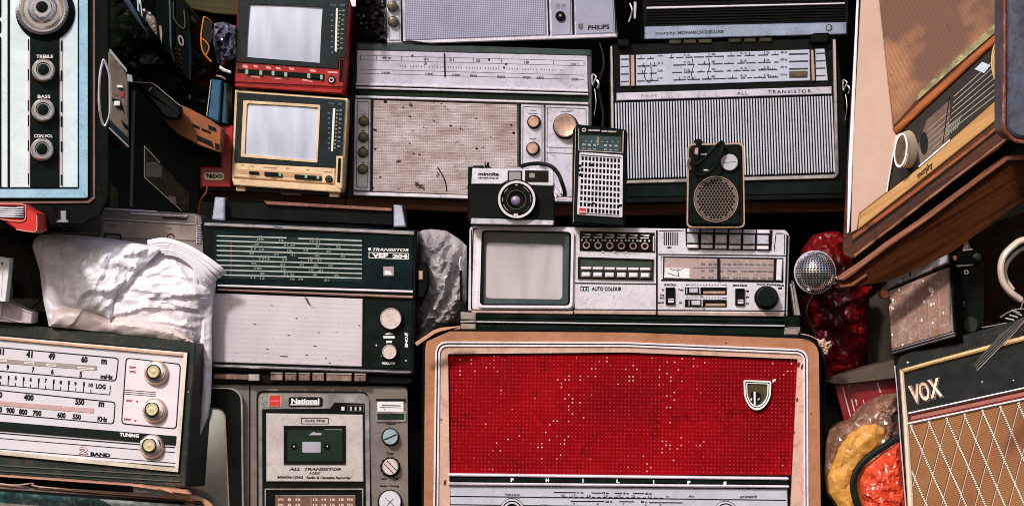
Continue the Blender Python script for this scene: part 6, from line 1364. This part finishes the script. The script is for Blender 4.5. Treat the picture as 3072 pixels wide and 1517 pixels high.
t.part('cone_foot', CHR).ext(rnd([(2888, 748), (2918, 745), (2919, 749), (2889, 753)], 1), -.01, .014)
t.part('white_bar', INKW).ext(rnd([(2870, 795), (2919, 792), (2920, 796), (2871, 800)], 1), 0, .014, .0006)
t.part('chrome_ring', CHR).frame(ell(2899, 816, 7), ell(2899, 816, 4), 0, .006)
p = t.part('dial_cluster', M('mottled_dark_metal', c(90, 96, 92), .25, .4, 1.0, vs=160)); p.lathe(2932, 770, [(14, .012), (12, .016), (6, .017)], 16)
p = t.part('red_tab', M('rust_tab', c(160, 84, 66), .4)); p.ext([(2858, 768), (2874, 766), (2872, 778), (2862, 782)], 0, .006)
p = t.part('glints', M('dim_glint', c(150, 130, 116), .3)); p.ext([(2888, 902), (2894, 904), (2892, 918), (2887, 914)], 0, .003); p.tube([(2898, 978, .003), (2900, 994, .003), (2908, 1000, .003)], 2, seg=5, k=3)
p = t.part('lower_wheel', M('grey_green_wheel', c(50, 58, 50), .3, .3, .5)); p.lathe(2912, 975, [(26, -.01), (26, .003), (20, .006), (8, .006)], 28)
t.fin()
t = T('headphones', 'beige curved headphone band at the right border above the amplifier', 'headphones', (3010, 900), 4.40)
p = t.part('headband', M('beige_band', c(214, 192, 174), .35, 0, .15, vs=10, dirt=.2)); p.tube([(3140, 718, .01), (3072, 720, .01), (3040, 738, .012), (3012, 768, .014), (3003, 805, .014), (3010, 845, .012), (3032, 876, .01), (3060, 898, .004)], 11, seg=12, flat=1.6)
p = t.part('inner_pad', M('beige_inner', c(226, 204, 184), .4, 0, .1)); p.tube([(3140, 738, .0), (3080, 742, -.004), (3050, 758, -.006), (3026, 784, -.008), (3016, 812, -.008), (3022, 842, -.006), (3040, 868, -.006)], 6, seg=8, flat=2)
t.fin()
t = T('audio_plugs', 'bundle of chrome plug tips and thin leads lying on the amplifier', 'plugs', (3040, 960), 4.36, m=-.3)
for u0, v0, u1, v1 in ((3028, 944, 3054, 952), (3016, 954, 3042, 960), (3034, 930, 3058, 938), (3046, 936, 3066, 946)): t.part('plug_tip', CHR).tube([(u0, v0, .004), (u1, v1, .006)], 3, seg=8, k=2)
p = t.part('lead', TAUPE); p.tube([(3000, 952, 0), (3030, 934, .004), (3066, 926, .006), (3140, 934, .004)], 1.8, seg=6); p.tube([(3062, 928, 0), (3070, 905, .004), (3090, 880, .004)], 2.2, seg=6); p.tube([(2946, 982, 0), (2980, 976, .004), (3020, 968, .002)], 1.8, seg=6)
t.fin()
t = T('woven_strap', 'dark ribbed woven strap hanging over the front of the amplifier', 'strap', (2950, 1090), 4.18)
WS = NB('woven_ribbed_strap'); X_ = WS.xyz(); r_ = WS.math('SINE', WS.math('MULTIPLY', WS.math('SUBTRACT', X_[0], X_[2]), 1500)); WS.bump(r_, .7, .001)
WS = WS.fin(WS.mix(WS.mp(r_, -1, 1), c(30, 28, 24), c(92, 84, 74)), .6)
p = t.part('strap', WS); p.ext([(3140, 925), (3140, 955), (3072, 976), (3010, 1030), (2950, 1092), (2930, 1106), (2917, 1096), (2940, 1070), (3000, 1006), (3050, 962), (3100, 935)], -.003, 0, .0008)
p = t.part('strap_edge', TAUPE); p.tube([(3072, 962, .001), (3050, 990, .001), (2990, 1050, .001), (2944, 1098, .001), (2930, 1110, .001)], 1.8, seg=6, k=3)
t.fin()

# ================================================================== 26 guitar amplifier
DIA = NB('gold_brown_grille_cloth'); X_ = DIA.xyz(); l1 = DIA.math('SINE', DIA.math('MULTIPLY', X_[2], 2200)); n1 = DIA.noise(7, 4)
DIA.bump(l1, .5, .0008)
DIA = DIA.fin(DIA.mix(DIA.mp(l1, -1, 1), DIA.mix(DIA.mp(n1, .35, .65), c(104, 56, 30), c(124, 80, 38)), DIA.mix(DIA.mp(n1, .35, .65), c(142, 82, 46), c(158, 108, 56))), .6)
t = T('guitar_amplifier', 'black guitar amplifier with gold piping and diamond patterned brown cloth, lower right', 'amplifier', (2740, 1640), 4.34, X=(1, -.35, .28), Z=(-.11, .5, 1))
p = t.part('cabinet', M('black_tolex', c(7, 9, 8), .5, 0, .5, vs=40, dirt=.45, ds=30, dcol=c(62, 54, 40), bump=.8, bs=300)); p.ext(rnd([(2681, 1090), (2690, 1068), (2720, 1052), (2863, 1006), (3038, 956), (3160, 920), (3160, 1700), (2745, 1700), (2716, 1517), (2692, 1240)], [6, 10, 8, 2, 2, 2, 2, 2, 2, 2]), -.09, 0, .004)
t.part('left_line', SILV).tube([(2684, 1096, .003), (2692, 1180, .004), (2700, 1300, .004), (2718, 1520, .004)], 1.8, seg=5, k=3)
GP = M('gold_piping', c(208, 166, 112), .4, .1, .2, dirt=.3)
p = t.part('piping', GP); p.ext([(2699, 1106), (2800, 1077), (3160, 980), (3160, 996), (2800, 1089), (2712, 1114)], 0, .010, .002)
p = t.part('side_piping', M('cream_piping', c(206, 180, 156), .4, 0, .15, dirt=.3)); p.ext([(2697, 1106), (2709, 1112), (2722, 1260), (2742, 1560), (2746, 1690), (2734, 1690), (2722, 1517), (2708, 1262)], 0, .009, .002)
t.part('control_panel', M('black_vinyl_panel', c(6, 11, 9), .55, 0, .4, bump=.4)).ext([(2712, 1118), (3160, 1000), (3160, 1144), (2722, 1238)], 0, .003, .001)
p = t.part('red_piping', M('brick_red_piping', c(128, 44, 22), .4, 0, .3)); p.ext([(2730, 1245), (3160, 1152), (3160, 1171), (2727, 1264)], 0, .006, .002)
p = t.part('white_piping', WHT); p.line(2725, 1238, 3160, 1143, 3.5, 0, .008); p.line(2722, 1269, 3160, 1176, 4, 0, .008)
t.part('grille_cloth', DIA).ext([(2724, 1272), (3160, 1180), (3160, 1700), (2748, 1700), (2736, 1500)], 0, .002)
def clipseg(p0, p1, poly):
    t0, t1 = 0.0, 1.0; d = (p1[0] - p0[0], p1[1] - p0[1]); n = len(poly)
    for i in range(n):
        a_, b_ = poly[i], poly[(i + 1) % n]; nx, ny = -(b_[1] - a_[1]), b_[0] - a_[0]
        den = nx * d[0] + ny * d[1]; num = nx * (a_[0] - p0[0]) + ny * (a_[1] - p0[1])
        if abs(den) < 1e-9:
            if num > 0: return None
            continue
        tt = num / den
        if den > 0: t0 = max(t0, tt)
        else: t1 = min(t1, tt)
    return None if t0 >= t1 else ((p0[0] + d[0] * t0, p0[1] + d[1] * t0), (p0[0] + d[0] * t1, p0[1] + d[1] * t1))
CP = [(2727, 1274), (3100, 1196), (3100, 1560), (2742, 1560)]
def e_at(i): return (2734 + 54 * i - .35 * i, 1280 - 11.3 * i)
p = t.part('diamond_cord', M('white_cord', c(216, 200, 180), .5, 0, .2)); pb = t.part('diamond_cord_dark', M('dark_cord', c(50, 26, 18), .6)); pt = t.part('cord_thin', M('tan_cord', c(190, 146, 110), .5, 0, .3))
for i in range(-8, 16):
    a_ = e_at(i); L_ = 4
    b_ = (a_[0] + L_ * (10 / 2 + 54 / 2), a_[1] + L_ * (154 / 2 - 5.6)); s_ = clipseg((a_[0] - (b_[0] - a_[0]), a_[1] - (b_[1] - a_[1])), b_, CP)
    if s_:
        (x0, y0), (x1, y1) = s_; n = max(1, int(math.hypot(x1 - x0, y1 - y0) / 6.6))
        pb.line(x0, y0, x1, y1, 8.5, .002, .0028)
        for k_ in range(n):
            q0, q1 = (k_ + .08) / n, (k_ + .74) / n; p.line(x0 + (x1 - x0) * q0, y0 + (y1 - y0) * q0, x0 + (x1 - x0) * q1, y0 + (y1 - y0) * q1, 5.5, .0028, .0042)
    b_ = (a_[0] + L_ * (10 / 2 - 54 / 2), a_[1] + L_ * (154 / 2 + 5.6)); s_ = clipseg((a_[0] - (b_[0] - a_[0]), a_[1] - (b_[1] - a_[1])), b_, CP)
    if s_:
        (x0, y0), (x1, y1) = s_; pb.line(x0 - 1.5, y0, x1 - 1.5, y1, 4, .002, .0025); pt.line(x0 + 1.2, y0, x1 + 1.2, y1, 2.6, .0025, .0032)
p = t.part('name_plate', M('worn_gold_letters', c(206, 170, 150), .25, .6, .3))
for ch, u, v, w_ in (('V', 2745, 1181, 30), ('O', 2772, 1173, 28), ('X', 2804, 1163, 34)): p.text(ch, u, v, w_ + 2, 56, .007, -.22, bold=.02)
ps = t.part('letter_backing', M('brown_letter_edge', c(80, 46, 32), .4))  # larger brown letters behind the gold ones
for ch, u, v, w_ in (('V', 2748, 1183, 34), ('O', 2775, 1175, 32), ('X', 2807, 1165, 38)): ps.text(ch, u, v, w_ + 2, 62, .0045, -.22, bold=.09)
p = t.part('rivet', CHR); p.lathe(3040, 1140, [(3, .003), (2, .005)], 10); p.lathe(2946, 1144, [(4, .003), (2, .004)], 8); p.lathe(2723, 1086, [(5, .0), (3, .003)], 8)
t.fin()

# ================================================================== 27 plush toys in clear plastic, red box, board
t = T('bagged_plush', 'yellow and orange stuffed toy in clear plastic beside the amplifier', 'toy', (2580, 1600), 4.46)
PL = M('crinkled_tan_film', c(122, 84, 66), .26, 0, .35, vs=30, dirt=.35, ds=60, dcol=c(210, 180, 170), bump=.1, bs=60, coat=.8)
YP = M('yellow_plush', c(206, 146, 62), .6, 0, .3, vs=40, dirt=.3, dcol=c(150, 90, 40), bump=.25, bs=200, coat=.2)
OP = M('orange_red_film', c(222, 74, 42), .25, 0, .25, vs=40, dirt=.25, ds=80, dcol=c(240, 150, 130), bump=.1, bs=60, coat=.8)
p = t.part('clear_wrapper', PL); p.blob([(2700, 1175), (2660, 1182), (2624, 1195), (2585, 1222), (2551, 1260), (2520, 1268), (2490, 1290), (2478, 1325), (2474, 1380), (2470, 1424), (2482, 1480), (2515, 1530), (2560, 1580), (2740, 1580), (2720, 1400)], 0, .03, 20, folds=[(2600, 1240, 2520, 1330, .006, 14), (2690, 1230, 2650, 1300, .006, 10), (2510, 1330, 2480, 1420, .006, 12)], namp=.005, nsc=36, seed=41, crease=9, step=8, ridge=.6)
p = t.part('yellow_toy', YP); p.blob([(2660, 1290), (2630, 1270), (2590, 1275), (2548, 1300), (2516, 1345), (2500, 1390), (2484, 1430), (2490, 1480), (2530, 1540), (2600, 1560), (2590, 1440), (2600, 1380), (2640, 1340)], 0.028, .016, 22, folds=[(2580, 1280, 2520, 1400, .004, 12), (2520, 1420, 2580, 1500, .004, 10)], namp=.003, nsc=34, seed=42, crease=14, step=7, ridge=.5)
p = t.part('dark_band', M('dark_band', c(20, 28, 24), .3, 0, .4, coat=.5)); p.tube([(2700, 1308, .042), (2650, 1340, .046), (2600, 1375, .048), (2572, 1410, .048), (2560, 1455, .048), (2572, 1510, .048), (2600, 1560, .046)], 11, seg=8, flat=.6)
p = t.part('orange_toy', OP); p.blob([(2700, 1325), (2680, 1338), (2630, 1372), (2596, 1400), (2578, 1440), (2580, 1480), (2600, 1560), (2740, 1580), (2726, 1420)], 0.040, .022, 22, folds=[(2610, 1420, 2680, 1370, .005, 9), (2620, 1440, 2700, 1410, .005, 9), (2610, 1470, 2700, 1450, .005, 8), (2640, 1500, 2710, 1480, .005, 8), (2690, 1340, 2660, 1380, .004, 6)], namp=.005, nsc=26, seed=43, crease=10, step=6.5, ridge=.9)
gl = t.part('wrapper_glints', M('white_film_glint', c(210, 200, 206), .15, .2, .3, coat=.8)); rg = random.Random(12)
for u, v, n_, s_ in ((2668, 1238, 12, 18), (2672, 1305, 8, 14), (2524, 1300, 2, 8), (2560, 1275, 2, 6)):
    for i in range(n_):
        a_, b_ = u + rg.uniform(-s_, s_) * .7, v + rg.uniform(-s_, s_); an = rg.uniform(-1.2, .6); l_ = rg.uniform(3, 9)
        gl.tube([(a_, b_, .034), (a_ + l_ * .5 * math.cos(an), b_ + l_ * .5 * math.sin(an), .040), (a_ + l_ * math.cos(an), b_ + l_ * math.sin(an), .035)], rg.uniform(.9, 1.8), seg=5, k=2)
t.fin()
t = T('red_carton', 'dark red carton with white printed strokes above the bagged toy', 'box', (2590, 1270), 4.52, m=-.1)
t.part('carton', M('dark_red_carton', c(128, 10, 24), .4, 0, .25, dirt=.2)).ext([(2503, 1154), (2620, 1140), (2684, 1132), (2700, 1200), (2700, 1290), (2540, 1290)], -.06, 0, .001)
p = t.part('printing', M('pale_print', c(220, 180, 186), .5))
for q in ([(2525, 1156), (2528, 1156), (2554, 1250), (2550, 1250)], [(2552, 1196), (2556, 1196), (2566, 1234), (2562, 1234)], [(2565, 1196), (2569, 1196), (2572, 1215), (2569, 1215)], [(2588, 1198), (2591, 1198), (2594, 1210), (2591, 1210)], [(2630, 1148), (2634, 1146), (2644, 1176), (2640, 1178)], [(2544, 1154), (2547, 1153), (2548, 1160), (2545, 1160)]): p.ext(q, 0, .0008)
t.fin()
t = T('grey_board', 'dull grey brown board lying on the dark red carton', 'board', (2590, 1150), 4.50, m=-.15)
t.part('board', M('dull_grey_brown', c(82, 66, 52), .6, 0, .3, vs=10, dirt=.3, dcol=c(40, 28, 20))).ext([(2474, 1143), (2540, 1120), (2610, 1098), (2684, 1080), (2686, 1134), (2600, 1144), (2523, 1153)], -.05, 0, .001); t.fin()
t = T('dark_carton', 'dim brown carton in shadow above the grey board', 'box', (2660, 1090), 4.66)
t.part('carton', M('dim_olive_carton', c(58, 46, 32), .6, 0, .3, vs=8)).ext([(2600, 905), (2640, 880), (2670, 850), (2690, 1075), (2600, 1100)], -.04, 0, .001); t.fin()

# ---- loose leads in the dark gaps
CAB = M('dull_black_lead', c(30, 27, 26), .45, 0, .2)
for lab, d_, pts in (('black lead hanging in the gap between the small televisions and the silver radio', 4.58, [(1052, 150, 0), (1060, 240, .01), (1052, 330, .004), (1058, 450, .01), (1046, 560, .0), (1030, 640, 0)]),
                     ('black lead hanging between the pocket radio and the striped radio', 4.57, [(1800, 130, 0), (1812, 190, .01), (1796, 260, .004), (1810, 350, .0), (1800, 420, 0)]),
                     ('black lead trailing behind the microphone towards the red radio', 4.50, [(2448, 870, 0), (2420, 930, .01), (2440, 990, .0), (2474, 1090, .0), (2470, 1250, 0), (2478, 1400, 0)]),
                     ('black lead curling behind the white bag below the blue faced radio', 4.47, [(60, 720, 0), (110, 760, .0), (90, 840, .01), (120, 900, .0), (60, 940, 0)])):
    t = T('power_lead', lab, 'cable', pts[-1][:2], d_, group='black leads in the gaps'); t.part('lead', CAB).tube(pts, 3.2, seg=8); t.fin()
